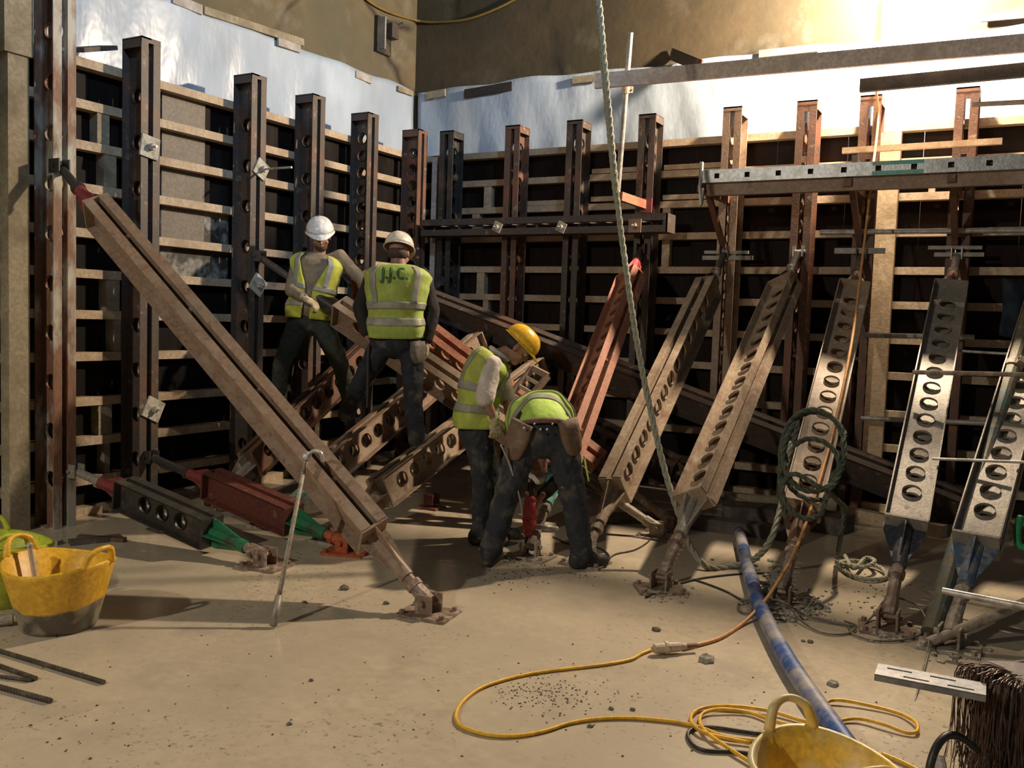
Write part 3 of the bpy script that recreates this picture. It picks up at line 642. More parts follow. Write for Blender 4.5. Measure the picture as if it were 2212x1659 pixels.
# edge channel with square holes: web built from strips around the holes
hh = .022
mb.bx((x0, yf - .006, zw - .055), (x1, yf, zw - hh)); mb.bx((x0, yf - .006, zw + hh), (x1, yf, zw + .055))
xx = x0
hx = [x0 + .13 + .265 * i for i in range(n)]
for h in hx: mb.bx((xx, yf - .006, zw - hh), (h - hh, yf, zw + hh)); xx = h + hh
mb.bx((xx, yf - .006, zw - hh), (x1, yf, zw + hh)); mb.bx((x0, yf, zw + .048), (x1, yf + .06, zw + .055)); mb.bx((x0, yf, zw - .055), (x1, yf + .05, zw - .048))
mb.build('edge_channel', 'galvanised', t)
gx0, gx1 = hit(1884, 372, 1, yf).x, hit(1995, 370, 1, yf).x
for zs in (-1, 1):
    mb = MB(); mb.bx((gx0, yf - .0075, zw + zs * .0385 - .0155), (gx1, yf - .005, zw + zs * .0385 + .0155)); mb.build('paint_patch', 'paint_turquoise', t)
mb = MB(); mb.bx((x0 + .02, yf + .05, zw - .16), (x1, yf + .11, zw - .055)); mb.build('edge_beam', 'steel_brown', t)
for i in range(3):
    ya = yf + .06 + i * .235
    mb = MB(); mb.bx((x0, ya, zw + .0), (x1, ya + .225, zw + .045)); mb.build('deck_panel', 'timber_dark', t)
mb = MB(); mb.bx((x0 - .03, yf - .01, zw - .10), (x0 - .005, yf + .03, zw + .13)); mb.prism([(x0 - .03, yf - .012, zw - .10), (x0 + .02, yf - .012, zw - .10), (x0 + .01, yf - .012, zw - .24), (x0 - .01, yf - .012, zw - .26)], (0, .03, 0)); mb.build('end_stop', 'tube_light', t)
for k in ('R4', 'R6', 'R7'):
    x = RX[k] - .02; mb = MB(); mb.bx((x - .03, yf + .02, zw - .13), (x + .03, -.225, zw - .065)); mb.beam((x, yf + .25, zw - .12), (x, -.24, zw - .55), .04, .05, (1, 0, 0)); mb.build('bracket_arm', 'steel_rust', t)
t = thing('bracket_arm', 'orange bracket arm sticking out of the brown post beside the rope', 'bracket', hit(1390, 440, 1, -.24))
mb = MB(); mb.beam(hit(1392, 442, 1, -.24), hit(1340, 424, 1, -.62), .05, .085); mb.build('arm', 'steel_orange', t)
p = hit(1396, 444, 1, -.24); mb = MB(); mb.obx(p, V((1, 0, 0)), V((0, 1, 0)), V((0, 0, 1)), (.06, .012, .07)); mb.build('bracket_plate', 'paint_red', t)
def pole(name, p0, p1, r, matn, label, cat='scaffold tube', couplers=()):
    t = thing(name, label, cat, p0); mb = MB(); mb.tube(p0, p1, r, n=14); mb.build('tube', matn, t, smooth=False)
    d = (V(p1) - V(p0))
    for f in couplers:
        c = V(p0) + d * f; dn = d.normalized(); a = dn.orthogonal().normalized(); b = dn.cross(a)
        mb = MB(); mb.tube(c - dn * .03, c + dn * .03, r + .010, n=12); mb.obx(c + a * (r + .02), a, b, dn, (.02, .018, .028)); mb.tube(c + a * (r + .03) - b * .03, c + a * (r + .03) + b * .045, .009, n=6)
        mb.build('coupler', 'jack_mud', t)
    return t
pole('scaffold_pole', hit(1334, 418, 1, -.60), hit(1362, 70, 1, -.98), .026, 'tube_light', 'grey scaffold pole standing up through the guard plank', couplers=(.66,))
mb = MB(); a, b = V((2.66, -1.0, 3.885)), V((7.2, -1.0, 3.815)); mb.beam(a, b, .04, .135); tag(mb.build('guard_plank', 'plank_glare'), 'long scaffold board, glare put into its pale colour, fixed as a guard rail under the lamp', 'plank')
mb = MB(); a, b = V((5.0, -.92, 3.645)), V((7.2, -.92, 3.66)); mb.beam(a, b, .05, .105); tag(mb.build('guard_plank', 'timber_dark'), 'dark scaffold board below the long pale one at upper right', 'plank')
mb = MB(); a, b = hit(2100, 226, 1, -.32), hit(2260, 218, 1, -.32); mb.beam(a, b, .03, .035); tag(mb.build('timber_lath', 'timber_dark'), 'thin dark lath at the top of the post nearest the right edge', 'lath')
mb = MB(); a, b = hit(1820, 326, 1, -.26), hit(2165, 305, 1, -.26); mb.beam(a, b, .05, .05); tag(mb.build('timber_lath', 'timber_fresh'), 'bright pale lath across the posts just above the walkway', 'lath')
mb = MB(); a, b = hit(1845, 375, 1, -.4), hit(1848, 335, 1, -.4); mb.beam(a, b, .04, .05, (1, 0, 0)); tag(mb.build('steel_stub', 'steel_dark'), 'dark steel stub standing on the walkway edge', 'steel stub')
pole('scaffold_tube', hit(1772, 502, 1, -.27), hit(2330, 496, 1, -.27), .024, 'tube_light', 'shiny horizontal tube across the right posts below the walkway')
pole('scaffold_tube', hit(1868, 724, 1, -.27), hit(2105, 729, 1, -.27), .024, 'tube_light', 'dull horizontal tube behind the grey brace at mid height')
pole('scaffold_tube', hit(1860, 903, 1, -.27), hit(2140, 915, 1, -.27), .022, 'tube_light', 'dull horizontal tube low behind the grey brace')
pole('raking_tube', flo(2010, 1368, .03), V((6.45, -.28, 2.46)), .052, 'tube_mottled', 'thick mottled tube leaning along the brace at the right edge', 'raking tube', couplers=(.58,))
pole('steel_rod', hit(2072, 758, 1, -1.45), hit(2300, 772, 1, -1.6), .010, 'tube_light', 'upper pale rod poking in from the right edge', 'rod')
pole('steel_rod', hit(1972, 804, 1, -2.0), hit(2330, 812, 1, -2.1), .016, 'jack_rust', 'brown rod crossing in front of the grey brace', 'rod')
pole('steel_rod', hit(2014, 991, 1, -2.6), hit(2330, 1003, 1, -2.7), .009, 'tube_light', 'lower pale rod poking in from the right edge', 'rod')
pole('steel_rod', hit(2036, 1276, 2, .30), hit(2330, 1333, 2, .30), .018, 'tube_light', 'white-splashed rod in front of the blue foot cone', 'rod')
pole('steel_tube', flo(2005, 1388, .035), hit(2330, 1255, 2, .36), .027, 'jack_mud', 'muddy tube slanting up to the right edge of the photo', 'tube')
pole('steel_tube', flo(2065, 1454, .02), flo(2300, 1415, .06), .012, 'tube_light', 'thin pale tube lying behind the slotted plate', 'tube')
# dark cloth and green strap at the right edge
mb = MB(); vs = []; nu, nv = 10, 14
for j in range(nv + 1):
    for i in range(nu + 1):
        u, v = i / nu, j / nv
        p = hit(2165 + 90 * u, 735 - 120 * v + 30 * (u - .5), 1, -1.0 + .05 * math.sin(9 * u + 3 * v) + .03 * math.sin(14 * v)); vs.append(p + V((0, 0, .0)))
mb.add(vs, [(j * (nu + 1) + i, j * (nu + 1) + i + 1, (j + 1) * (nu + 1) + i + 1, (j + 1) * (nu + 1) + i) for j in range(nv) for i in range(nu)])
o = mb.build('hanging_cloth', 'cloth_navy', smooth=True); o.modifiers.new('thick', 'SOLIDIFY').thickness = .03
tag(o, 'dark navy cloth hanging at the right edge of the photo', 'cloth')
mb = MB(); mb.sweep([hit(2205, 1115, 1, -2.9), hit(2198, 1150, 1, -2.95), hit(2204, 1180, 1, -3.0), hit(2240, 1186, 1, -3.0)], .022, 6); tag(mb.build('green_strap', 'strap_green', smooth=True), 'bright green strap at the right edge beside the blue-footed brace', 'strap')

# ------------------------------------------------------------------ work lamp fixture (just above the frame)
t = thing('work_lamp', 'work lamp hung high on the right wall above the walkway', 'lamp', LAMP1)
mb = MB(); mb.bx(LAMP1 + V((-.16, .14, .10)), LAMP1 + V((.16, .22, .36))); mb.build('housing', 'steel_black', t)
mb = MB(); mb.beam(LAMP1 + V((0, .2, .3)), LAMP1 + V((0, .74, .42)), .04, .03); mb.build('mount', 'galvanised', t)

# ------------------------------------------------------------------ junk along the wall foot
def junk(px0, px1, py, hgt, wdt, matn, label, z=0, name='timber_bearer', cat='timber'):
    a, b = flo(px0, py[0], z + hgt / 2), flo(px1, py[1], z + hgt / 2)
    mb = MB(); mb.beam(a, b, wdt, hgt); tag(mb.build(name, matn), label, cat)
junk(1460, 1700, (1122, 1152), .10, .16, 'timber_dark', 'blackish timber bearer on the floor behind the blue pipe')
junk(1300, 1470, (1120, 1115), .06, .18, 'timber_dark', 'dark board on the floor behind the pale muddy brace')
junk(1820, 2040, (1105, 1148), .10, .10, 'timber_fresh', 'pale timber bearer lying behind the grey brace')
junk(1560, 1700, (1072, 1085), .08, .08, 'timber_old', 'short muddy timber lying behind the rope-coil brace', z=.1)
junk(1560, 1690, (1108, 1118), .17, .3, 'junk_dark', 'dark rubble-covered block at the foot of the right formwork', name='rubble_block', cat='block')
junk(1745, 1830, (1120, 1135), .14, .3, 'junk_dark', 'dark block on the floor behind the rope coil', name='rubble_block', cat='block')
junk(170, 270, (1160, 1166), .03, .05, 'steel_rust', 'rusty flat bar on the floor at the foot of the second post', name='flat_bar', cat='steel bar')
junk(150, 262, (1172, 1160), .03, .10, 'timber_dark', 'dark offcut board on the floor left of the low green-footed brace', name='timber_offcut')
junk(0, 130, (1160, 1172), .03, .06, 'timber_grey', 'grey lath lying along the left wall foot behind the tubs', name='timber_lath')
t = thing('stacked_frame', 'brown steel frame leaning behind the crouching pair', 'steel frame', hit(1130, 840, 1, -2.2))
a, b = hit(1090, 870, 1, -2.3), hit(1150, 795, 1, -2.1); c = hit(1183, 812, 1, -2.1); d_ = hit(1120, 890, 1, -2.3)
for q0, q1 in ((a, b), (b, c), (d_, c)): 
    mb = MB(); mb.beam(q0, q1, .04, .05); mb.build('frame_bar', 'steel_brown', t)
for f in (.25, .5, .75):
    mb = MB(); mb.beam(a.lerp(b, f), d_.lerp(c, f), .03, .03); mb.build('rung', 'timber', t)

# ------------------------------------------------------------------ tubs
def tub(base, r0, r1, h, matn, label, ang, sx=1.0):
    t = thing('builder_tub', label, 'bucket', base); base = V(base); n = 40
    prof = [(0.0, .012), (r0 * .9, .012), (r0 - .008, .03), (r1 - .012, h), (r1, h + .006), (r1 + .010, h - .004), (r1 + .002, h - .022), (r0, .025), (r0 * .93, 0), (0, 0)]
    mb = MB(); vs = []
    for (r, z) in prof:
        for i in range(n):
            a = 2 * math.pi * i / n
            dip = -.018 * math.cos(2 * (a - ang)) * (z / h) if z > .1 else 0
            vs.append(base + V((r * sx * math.cos(a), r * math.sin(a), z - dip * 1.0)))
    fs = [(j * n + i, j * n + (i + 1) % n, (j + 1) * n + (i + 1) % n, (j + 1) * n + i) for j in range(len(prof) - 1) for i in range(n)]
    mb.add(vs, fs); mb.build('tub_body', matn, t, smooth=True)
    for s in (0, math.pi):
        a0 = ang + s; pts = []
        for k in range(9):
            u = -1 + k / 4; aa = a0 + u * .36
            rr = r1 + .004 + .02 * (1 - u * u)
            pts.append(base + V((rr * sx * math.cos(aa), rr * math.sin(aa), h + .008 + .092 * math.sqrt(max(0, 1 - u * u)))))
        mb = MB(); mb.sweep(pts, lambda q: .012 + .006 * abs(2 * q - 1), 10); mb.build('handle', matn, t, smooth=True)
    return t
bl = flo(128, 1352); tub(bl, .185, .262, .34, 'bucket_yellow', 'muddy yellow builder tub at the left edge of the floor', .18)
bg = flo(2, 1300); tub(bg, .18, .26, .33, 'bucket_lime', 'lime green builder tub behind the yellow one at the left edge', -.35)
br = flo(1772, 1885); tub(br, .165, .222, .345, 'bucket_worn', 'worn yellow tub at the bottom edge on the right', 2.3)
a = flo(28, 1338, .03); mb = MB(); mb.tube(flo(-60, 1345, .03), a, .03, n=12); tag(mb.build('pipe_offcut', 'jack_mud', smooth=False), 'grey pipe end beside the yellow tub at the left edge', 'pipe')
pp = bl + V((-.19, -.02, .34)); mb = MB(); mb.tube(pp + V((.02, 0, -.12)), pp + V((-.01, -.01, .05)), .012, n=8); mb.ball(pp + V((-.01, -.01, .055)), .017, 8, 6); tag(mb.build('tool_handle', 'tube_light'), 'small grey tool handle sticking out of the yellow tub', 'tool')

# ------------------------------------------------------------------ rebar pieces at the left
def rebar(p0, p1, r, label):
    a, b = flo(*p0, r), flo(*p1, r); mb = MB(); mb.tube(a, b, r, n=10); d = b - a; L = d.length; dn = d.normalized(); k = int(L / .018)
    for i in range(k): c = a + dn * (.01 + i * .018); mb.tube(c, c + dn * .006, r * 1.14, n=8)
    tag(mb.build('rebar', 'rebar'), label, 'rebar', 'rebar pieces on the floor at the left')
rebar((-60, 1388), (225, 1474), .010, 'longest rebar piece on the floor at the left edge')
rebar((-60, 1418), (78, 1466), .010, 'short rebar piece, second from the yellow tub')
rebar((-60, 1453), (66, 1470), .008, 'thin rebar end touching the short second piece')
rebar((-60, 1468), (110, 1514), .011, 'rebar piece nearest the bottom left corner')

# ------------------------------------------------------------------ ropes, cables, pipe
def curve(name, pts, r, matn, label, cat, n=7, sub=8, parent=None):
    mb = MB(); mb.sweep(pts, r, n, sub=sub); o = mb.build(name, matn, parent, smooth=True)
    return tag(o, label, cat) if parent is None else o
def rope_mesh(pts, r, sub=10):
    mb = MB(); P = smooth_path(pts, sub)
    # resample evenly and wind three strands
    Ls = [0]
    for i in range(1, len(P)): Ls.append(Ls[-1] + (P[i] - P[i - 1]).length)
    T = Ls[-1]; st = r * 1.1; N = max(8, int(T / st)); Q = []; j = 0
    for i in range(N + 1):
        s_ = T * i / N
        while j < len(P) - 2 and Ls[j + 1] < s_: j += 1
        k = (s_ - Ls[j]) / max(1e-6, Ls[j + 1] - Ls[j]); Q.append(P[j].lerp(P[j + 1], min(1, max(0, k))))
    for sgn in range(3):
        pts2 = []; up = None
        for i, p in enumerate(Q):
            d = (Q[min(i + 1, N)] - Q[max(i - 1, 0)]).normalized()
            if up is None: up = d.orthogonal().normalized()
            up = (up - d * up.dot(d)).normalized(); b = d.cross(up); a = i * .75 + sgn * 2.094
            pts2.append(p + up * (r * .5 * math.cos(a)) + b * (r * .5 * math.sin(a)))
        mb.sweep(pts2, r * .56, 5, sub=1)
    return mb
ropep = [dep(1287, -90, 7.0) + V((-.12, .06, 2.6)), dep(1287, -90, 7.0), dep(1296, 20, 6.95), dep(1312, 200, 6.9), dep(1330, 400, 6.82), dep(1352, 580, 6.72), dep(1378, 750, 6.62), dep(1408, 900, 6.5), dep(1440, 1030, 6.4), dep(1470, 1120, 6.3),
         flo(1490, 1180, .14), flo(1530, 1226, .02), flo(1580, 1222, .02), flo(1625, 1210, .075), dep(1665, 1165, 6.05), dep(1690, 1080, 6.2), dep(1700, 1000, 6.3), dep(1712, 955, 6.35)]
tag(rope_mesh(ropep, .023).build('hanging_rope', 'rope_green', smooth=True), 'grey-green rope hanging from above in front of the right formwork', 'rope')
rope2 = [dep(1284, -90, 7.06) + V((-.12, .06, 2.6)), dep(1284, -90, 7.06), dep(1291, 30, 7.0), dep(1303, 160, 6.97), dep(1320, 340, 6.95), dep(1326, 402, 6.95), dep(1332, 440, 6.95)]
tag(rope_mesh(rope2, .016).build('hanging_rope', 'rope_green', smooth=True), 'thinner rope strand beside the hanging rope at the scaffold pole', 'rope')
# coil on the brace
def ell(cx, cy, rx, ry, d0, dd, a0, a1, n=14, tilt=0.0):
    out = []
    for i in range(n + 1):
        a = math.radians(a0 + (a1 - a0) * i / n); x = rx * math.cos(a); y = -ry * math.sin(a)
        out.append(dep(cx + x * math.cos(tilt) - y * math.sin(tilt), cy + x * math.sin(tilt) + y * math.cos(tilt), d0 + dd * math.sin(a)))
    return out
coil = []
coil += ell(1758, 965, 66, 80, 5.98, .10, 200, -60, 12, -.1) + ell(1760, 985, 74, 95, 6.02, .10, -70, -330, 14) + ell(1758, 980, 66, 82, 5.92, .12, 25, -230, 14, .1)
coil += ell(1752, 1010, 62, 62, 5.86, .10, 140, -40, 10, .25) + ell(1745, 1030, 60, 90, 5.9, .1, -60, -200, 10) 
tag(rope_mesh(coil, .018).build('rope_coil', 'rope_dark', smooth=True), 'dark green rope coiled over the perforated brace', 'rope')
tail = [dep(1700, 1120, 5.9), dep(1688, 1070, 5.86), dep(1700, 1030, 5.82), dep(1725, 1026, 5.78), dep(1765, 1050, 5.76), dep(1790, 1062, 5.8), dep(1812, 1085, 5.9), dep(1824, 1102, 6.0), dep(1815, 1160, 6.1), flo(1808, 1205, .05)]
tag(rope_mesh(tail, .017).build('rope_tail', 'rope_dark', smooth=True), 'knotted rope end wound across the coil on the brace', 'rope')
mb = rope_mesh([flo(1806, 1215, .02), flo(1835, 1240, .02), flo(1880, 1252, .02), flo(1915, 1246, .02), flo(1900, 1225, .03), flo(1850, 1212, .03), flo(1815, 1216, .05), flo(1860, 1226, .06), flo(1890, 1213, .08), flo(1870, 1205, .06), flo(1845, 1228, .05), flo(1825, 1200, .05)], .015)
tag(mb.build('rope_loop', 'rope_green', smooth=True), 'pale rope loop lying on the floor left of the grey brace', 'rope')

cab = [dep(1918, -60, 8.5) + V((.02, .1, 2.4)), dep(1918, -60, 8.5), dep(1912, 60, 8.45), V((5.03, -.30, 3.80)), dep(1897, 260, 8.15), dep(1881, 400, 7.85), dep(1863, 560, 7.5), dep(1843, 720, 7.05), dep(1812, 880, 6.6), dep(1770, 1040, 6.1), dep(1722, 1180, 5.7), dep(1672, 1270, 5.4), flo(1640, 1312, .06), flo(1600, 1350, .012), flo(1555, 1378, .01), flo(1515, 1391, .01), flo(1478, 1396, .02)]
curve('power_cable', cab, .011, 'cable_orange', 'orange power cable hanging down from the post to the floor', 'cable')
c0, c1 = flo(1482, 1396, .033), flo(1408, 1402, .033); dn = (c1 - c0).normalized()
t = thing('cable_connector', 'pale cable connector on the floor between orange and yellow cables', 'connector', (c0 + c1) / 2 - V((0, 0, .033)))
mb = MB(); L = (c1 - c0).length; mb.tube(c0, c0 + dn * L * .2, .014, .022, n=12); mb.tube(c0 + dn * L * .2, c0 + dn * L * .55, .024, .026, n=12); mb.build('plug', 'connector', t, smooth=False)
mb = MB(); mb.tube(c0 + dn * L * .55, c0 + dn * L * .62, .033, n=12); mb.build('ring', 'connector', t)
mb = MB(); mb.tube(c0 + dn * L * .62, c0 + dn * L * .93, .028, .024, n=12); mb.tube(c0 + dn * L * .93, c1, .018, .012, n=12); mb.build('socket', 'connector', t)
mb = MB(); mb.tube(c0 - dn * .06, c0 + dn * .01, .0135, n=10); mb.build('sleeve', 'connector_band', t)
yc = [(1410, 1402), (1385, 1412), (1360, 1425), (1300, 1436), (1240, 1443), (1160, 1453), (1090, 1468), (1035, 1488), (1000, 1515), (985, 1542), (992, 1565), (1030, 1582), (1080, 1590), (1130, 1588), (1180, 1578), (1230, 1562), (1290, 1553), (1360, 1551), (1430, 1556), (1480, 1563), (1520, 1574), (1570, 1592), (1640, 1600), (1720, 1610)]
curve('extension_cable', [flo(x, y, .009) for x, y in yc], .008, 'cable_yellow', 'yellow extension cable looping over the open floor', 'cable')
yc2 = [(1640, 1659), (1580, 1620), (1530, 1585), (1512, 1560), (1520, 1540), (1560, 1532), (1620, 1540), (1680, 1560), (1740, 1568), (1800, 1560), (1850, 1552), (1910, 1565), (1955, 1582), (1980, 1580), (1978, 1560), (1940, 1540), (1870, 1522), (1810, 1512), (1782, 1520), (1776, 1545), (1790, 1562), (1740, 1558), (1660, 1535), (1580, 1525), (1515, 1530), (1492, 1552), (1520, 1582), (1620, 1605)]
curve('extension_cable', [flo(x, y, .012 + .004 * (i % 3)) for i, (x, y) in enumerate(yc2)], .008, 'cable_yellow', 'yellow cable loops tangled behind the worn yellow tub', 'cable')
yc3 = [(1905, 1628), (1935, 1640), (1975, 1659), (2030, 1690)]
curve('extension_cable', [flo(x, y, .01) for x, y in yc3], .008, 'cable_yellow', 'yellow cable end right of the worn yellow tub', 'cable')
curve('black_cable', [flo(x, y, .009) for x, y in [(1690, 1640), (1600, 1625), (1520, 1620), (1490, 1600), (1490, 1578), (1530, 1570), (1620, 1582), (1700, 1590)]], .008, 'cable_black', 'black cable loop among the yellow cable by the worn tub', 'cable')
curve('black_hose', [dep(2005, 1690, 3.1), dep(2010, 1650, 3.1), dep(2025, 1610, 3.12), dep(2050, 1588, 3.15), dep(2080, 1596, 3.2), dep(2110, 1620, 3.25)], .014, 'cable_black', 'black hose arching up beside the tie wire bundle', 'hose')
curve('blue_pipe', [flo(x, y, .045) for x, y in [(1597, 1150), (1604, 1180), (1622, 1250), (1640, 1305), (1668, 1365), (1705, 1432), (1750, 1500), (1800, 1570), (1850, 1640)]], .044, 'pipe_blue', 'muddy blue water pipe running across the floor', 'pipe', n=14)
curve('drill_cable', [flo(x, y, .008) for x, y in [(1195, 1160), (1230, 1175), (1275, 1178), (1305, 1190), (1317, 1205), (1308, 1218), (1290, 1222)]] + [], .007, 'cable_black', 'thin cable of the drill beside the crouching worker', 'cable')
curve('thin_cable', [flo(x, y, .007) for x, y in [(1310, 1212), (1330, 1197), (1370, 1188), (1398, 1172), (1415, 1155), (1450, 1148)]], .006, 'cable_black', 'thin dark cable wavering between the two muddy braces', 'cable')
curve('thin_cable', [flo(x, y, .007) for x, y in [(1395, 1290), (1440, 1270), (1500, 1252), (1560, 1243), (1620, 1238), (1660, 1238)]], .008, 'cable_black', 'dark cable crossing the floor under the blue pipe end', 'cable')
curve('thin_cable', [flo(x, y, .007) for x, y in [(1500, 1252), (1530, 1262), (1570, 1278), (1598, 1294)]], .006, 'cable_black', 'short dark cable end on the floor left of the blue pipe', 'cable')
wz = lambda L: [flo(x, y, z) for x, y, z in L]
curve('loose_wire', wz([(1700, 1305, .08), (1660, 1320, .03), (1610, 1325, .01), (1594, 1312, .01), (1605, 1298, .01), (1650, 1295, .06), (1690, 1300, .10), (1740, 1330, .02), (1800, 1345, .01), (1850, 1353, .01)]), .006, 'wire', 'loose wire curl around the blue pipe', 'wire')
curve('loose_wire', wz([(1680, 1292, .10), (1705, 1310, .06), (1730, 1340, .02), (1765, 1362, .01), (1800, 1370, .01), (1835, 1367, .01), (1850, 1352, .02), (1825, 1342, .01)]), .006, 'wire', 'loose wire bow on the floor below the rope-coil brace', 'wire')
curve('loose_wire', wz([(1860, 1355, .01), (1890, 1325, .05), (1912, 1297, .12), (1945, 1293, .14), (1985, 1312, .10), (2000, 1345, .05), (1985, 1372, .02), (1935, 1384, .01), (1880, 1382, .01), (1840, 1368, .01), (1828, 1350, .01), (1770, 1335, .02), (1745, 1315, .05), (1755, 1295, .06), (1720, 1290, .08)]), .006, 'wire', 'large loose wire loop round the foot of the grey brace', 'wire')
curve('loose_wire', [dep(2010, 1372, 4.9), dep(1995, 1440, 4.5), dep(1972, 1530, 4.1), dep(1950, 1600, 3.85), dep(1948, 1690, 3.6)], .004, 'wire', 'thin wire running down past the end of the slotted plate', 'wire')

# ------------------------------------------------------------------ slotted plate and tie wire bundle at lower right
pz = .40
a, b = hit(1893, 1447, 2, pz), hit(2130, 1492, 2, pz); dn = (b - a).normalized(); sn = V((-dn.y, dn.x, 0)); L = (b - a).length
t = thing('slotted_plate', 'grey slotted steel plate beside the tie wire bundle', 'steel plate', a)
mb = MB(); W2 = .062
def strip(u0, u1, v0, v1): mb.obx(a + dn * ((u0 + u1) / 2) + sn * ((v0 + v1) / 2), dn, sn, V((0, 0, 1)), ((u1 - u0) / 2, (v1 - v0) / 2, .006))
rows = [(-.042, -.027), (.018, .033)]
strip(0, L, -W2, rows[0][0]); strip(0, L, rows[0][1], rows[1][0]); strip(0, L, rows[1][1], W2)
for ri, (v0, v1) in enumerate(rows):
    u = .0; k = .035 + .06 * (1 - ri)
    while k < L - .05: strip(u, k, v0, v1); u = k + .085; k += .145
    strip(u, L, v0, v1)
mb.obx(a + dn * (L / 2) - sn * W2 + V((0, 0, -.008)), dn, sn, V((0, 0, 1)), (L / 2, .004, .010))
mb.build('plate', 'plate_grey', t)
e = dep(2165, 1640, 3.42)
t = thing('wire_drum', 'dark drum behind the tie wire bundle at the lower right corner', 'drum', (e.x + .05, e.y + .05, 0))
cx_, cy_ = e.x + .06, e.y + .05
mb = MB(); mb.tube((cx_, cy_, 0), (cx_, cy_, pz - .03), .17, n=24); mb.build('drum_body', 'steel_black', t)
mb = MB(); mb.tube((cx_, cy_, pz - .03), (cx_, cy_, pz - .008), .18, n=24); mb.build('drum_lid', 'steel_dark', t)
rnd = random.Random(3); mb = MB()
for i in range(230):
    ang = rnd.uniform(3.25, 5.9); rr = rnd.uniform(.17, .25); topz = pz + rnd.uniform(.0, .035)
    bx_, by_ = cx_ + math.cos(ang) * rr, cy_ + math.sin(ang) * rr
    inn = V((cx_ + math.cos(ang) * rr * .45, cy_ + math.sin(ang) * rr * .45, topz - .005))
    j = lambda s: V((rnd.uniform(-s, s), rnd.uniform(-s, s), rnd.uniform(-s, s)))
    bot = V((bx_, by_, 0)) + V((rnd.uniform(-.04, .04), rnd.uniform(-.04, .04), rnd.uniform(.005, .08)))
    mb.sweep([inn, V((cx_ + math.cos(ang) * rr * .85, cy_ + math.sin(ang) * rr * .85, topz + .012)), V((bx_, by_, topz - .03)) + j(.008), V((bx_, by_, .2)) + j(.018), bot], .0017, 4, sub=3)
tag(mb.build('tie_wire_bundle', 'tie_wire'), 'bundle of rusty tie wire hanging at the lower right corner', 'wire bundle', kind='stuff')
pole('grey_stub', flo(2035, 1690, .02), hit(2025, 1640, 2, .07), .028, 'tube_light', 'grey pipe stub at the bottom edge left of the tie wire', 'pipe')

# ------------------------------------------------------------------ stones, splashes, rubble
def stone(px, py, s, matn, label, seed):
    rnd = random.Random(seed); bm = bmesh.new(); bmesh.ops.create_icosphere(bm, subdivisions=2, radius=1)
    for v in bm.verts:
        k = 1 + rnd.uniform(-.18, .18); v.co = V((v.co.x * s * k * 1.15, v.co.y * s * k, max(-.3 * s, v.co.z * s * k * .75)))
    me = bpy.data.meshes.new('stone'); bm.to_mesh(me); bm.free(); me.materials.append(MATS[matn])
    p = flo(px, py); p.z = .3 * s; o = link('stone', me, None, p); tag(o, label, 'stone', 'stones on the floor')
SD = [(1526, 1428, .035, 'stone', 'pale stone on the floor right of the cable connector'), (1800, 1480, .024, 'stone', 'stone on the floor right of the blue pipe'),
      (1418, 1362, .020, 'stone_dark', 'dark pebble above the cable connector'), (744, 1273, .026, 'stone_dark', 'dark lump on the floor left of the big brace foot'),
      (834, 1305, .016, 'stone_dark', 'dark pebble on the floor just left of the big brace base plate'), (658, 1303, .014, 'stone_dark', 'dark pebble on the floor beside the thin prop'),
      (1750, 1388, .014, 'stone_dark', 'dark pebble beside the blue pipe below the wire'), (1735, 1386, .010, 'stone_dark', 'smaller pebble beside the blue pipe below the wire'),
      (1320, 1532, .011, 'stone_dark', 'small dark pebble inside the yellow cable loop'), (1367, 1534, .011, 'stone_dark', 'grey pebble inside the yellow cable loop near its right side'),
      (1539, 1210, .010, 'stone_dark', 'small dark pebble left of the blue pipe top'), (1275, 1570, .011, 'stone_dark', 'pebble touching the lower run of the yellow cable'),
      (672, 1471, .010, 'stone_dark', 'small pebble on the open floor at lower left'), (625, 1565, .010, 'stone_dark', 'small pebble near the bottom edge at left')]
for i, s in enumerate(SD): stone(*s, seed=i + 20)
rnd = random.Random(11); bm = bmesh.new()
def grit(cx, cy, sx, sy, n, smin, smax):
    for _ in range(n):
        p = flo(cx + rnd.gauss(0, sx), cy + rnd.gauss(0, sy)); s = rnd.uniform(smin, smax)
        M = Matrix.Translation((p.x, p.y, s * .25)) @ Matrix.Rotation(rnd.uniform(0, 6), 4, 'Z') @ Matrix.Diagonal((s, s * .8, s * .6, 1))
        bmesh.ops.create_icosphere(bm, subdivisions=1, radius=1, matrix=M)
grit(1180, 1500, 60, 22, 260, .002, .006); grit(1900, 1290, 40, 22, 70, .004, .011); grit(600, 1480, 380, 90, 70, .002, .007); grit(1400, 1500, 250, 90, 60, .002, .007); grit(1150, 1240, 90, 18, 80, .003, .010)
grit(150, 1590, 80, 25, 25, .003, .008)
me = bpy.data.meshes.new('floor_grit'); bm.to_mesh(me); bm.free(); me.materials.append(MATS['stone_dark']); o = link('floor_grit', me); tag(o, 'dark grit scattered over the wet floor', 'grit', kind='stuff')
bm = bmesh.new()
grit(1715, 1315, 38, 16, 220, .008, .030); grit(1920, 1365, 26, 12, 90, .006, .022); grit(1440, 1285, 22, 8, 60, .006, .018); grit(2065, 1405, 26, 12, 70, .008, .024); grit(1130, 1215, 22, 8, 50, .005, .014); grit(1660, 1260, 20, 26, 60, .010, .035)
me = bpy.data.meshes.new('slurry_rubble'); bm.to_mesh(me); bm.free(); me.materials.append(MATS['slurry']); o = link('slurry_rubble', me); tag(o, 'muddy rubble heaped round the brace feet', 'rubble', kind='stuff')

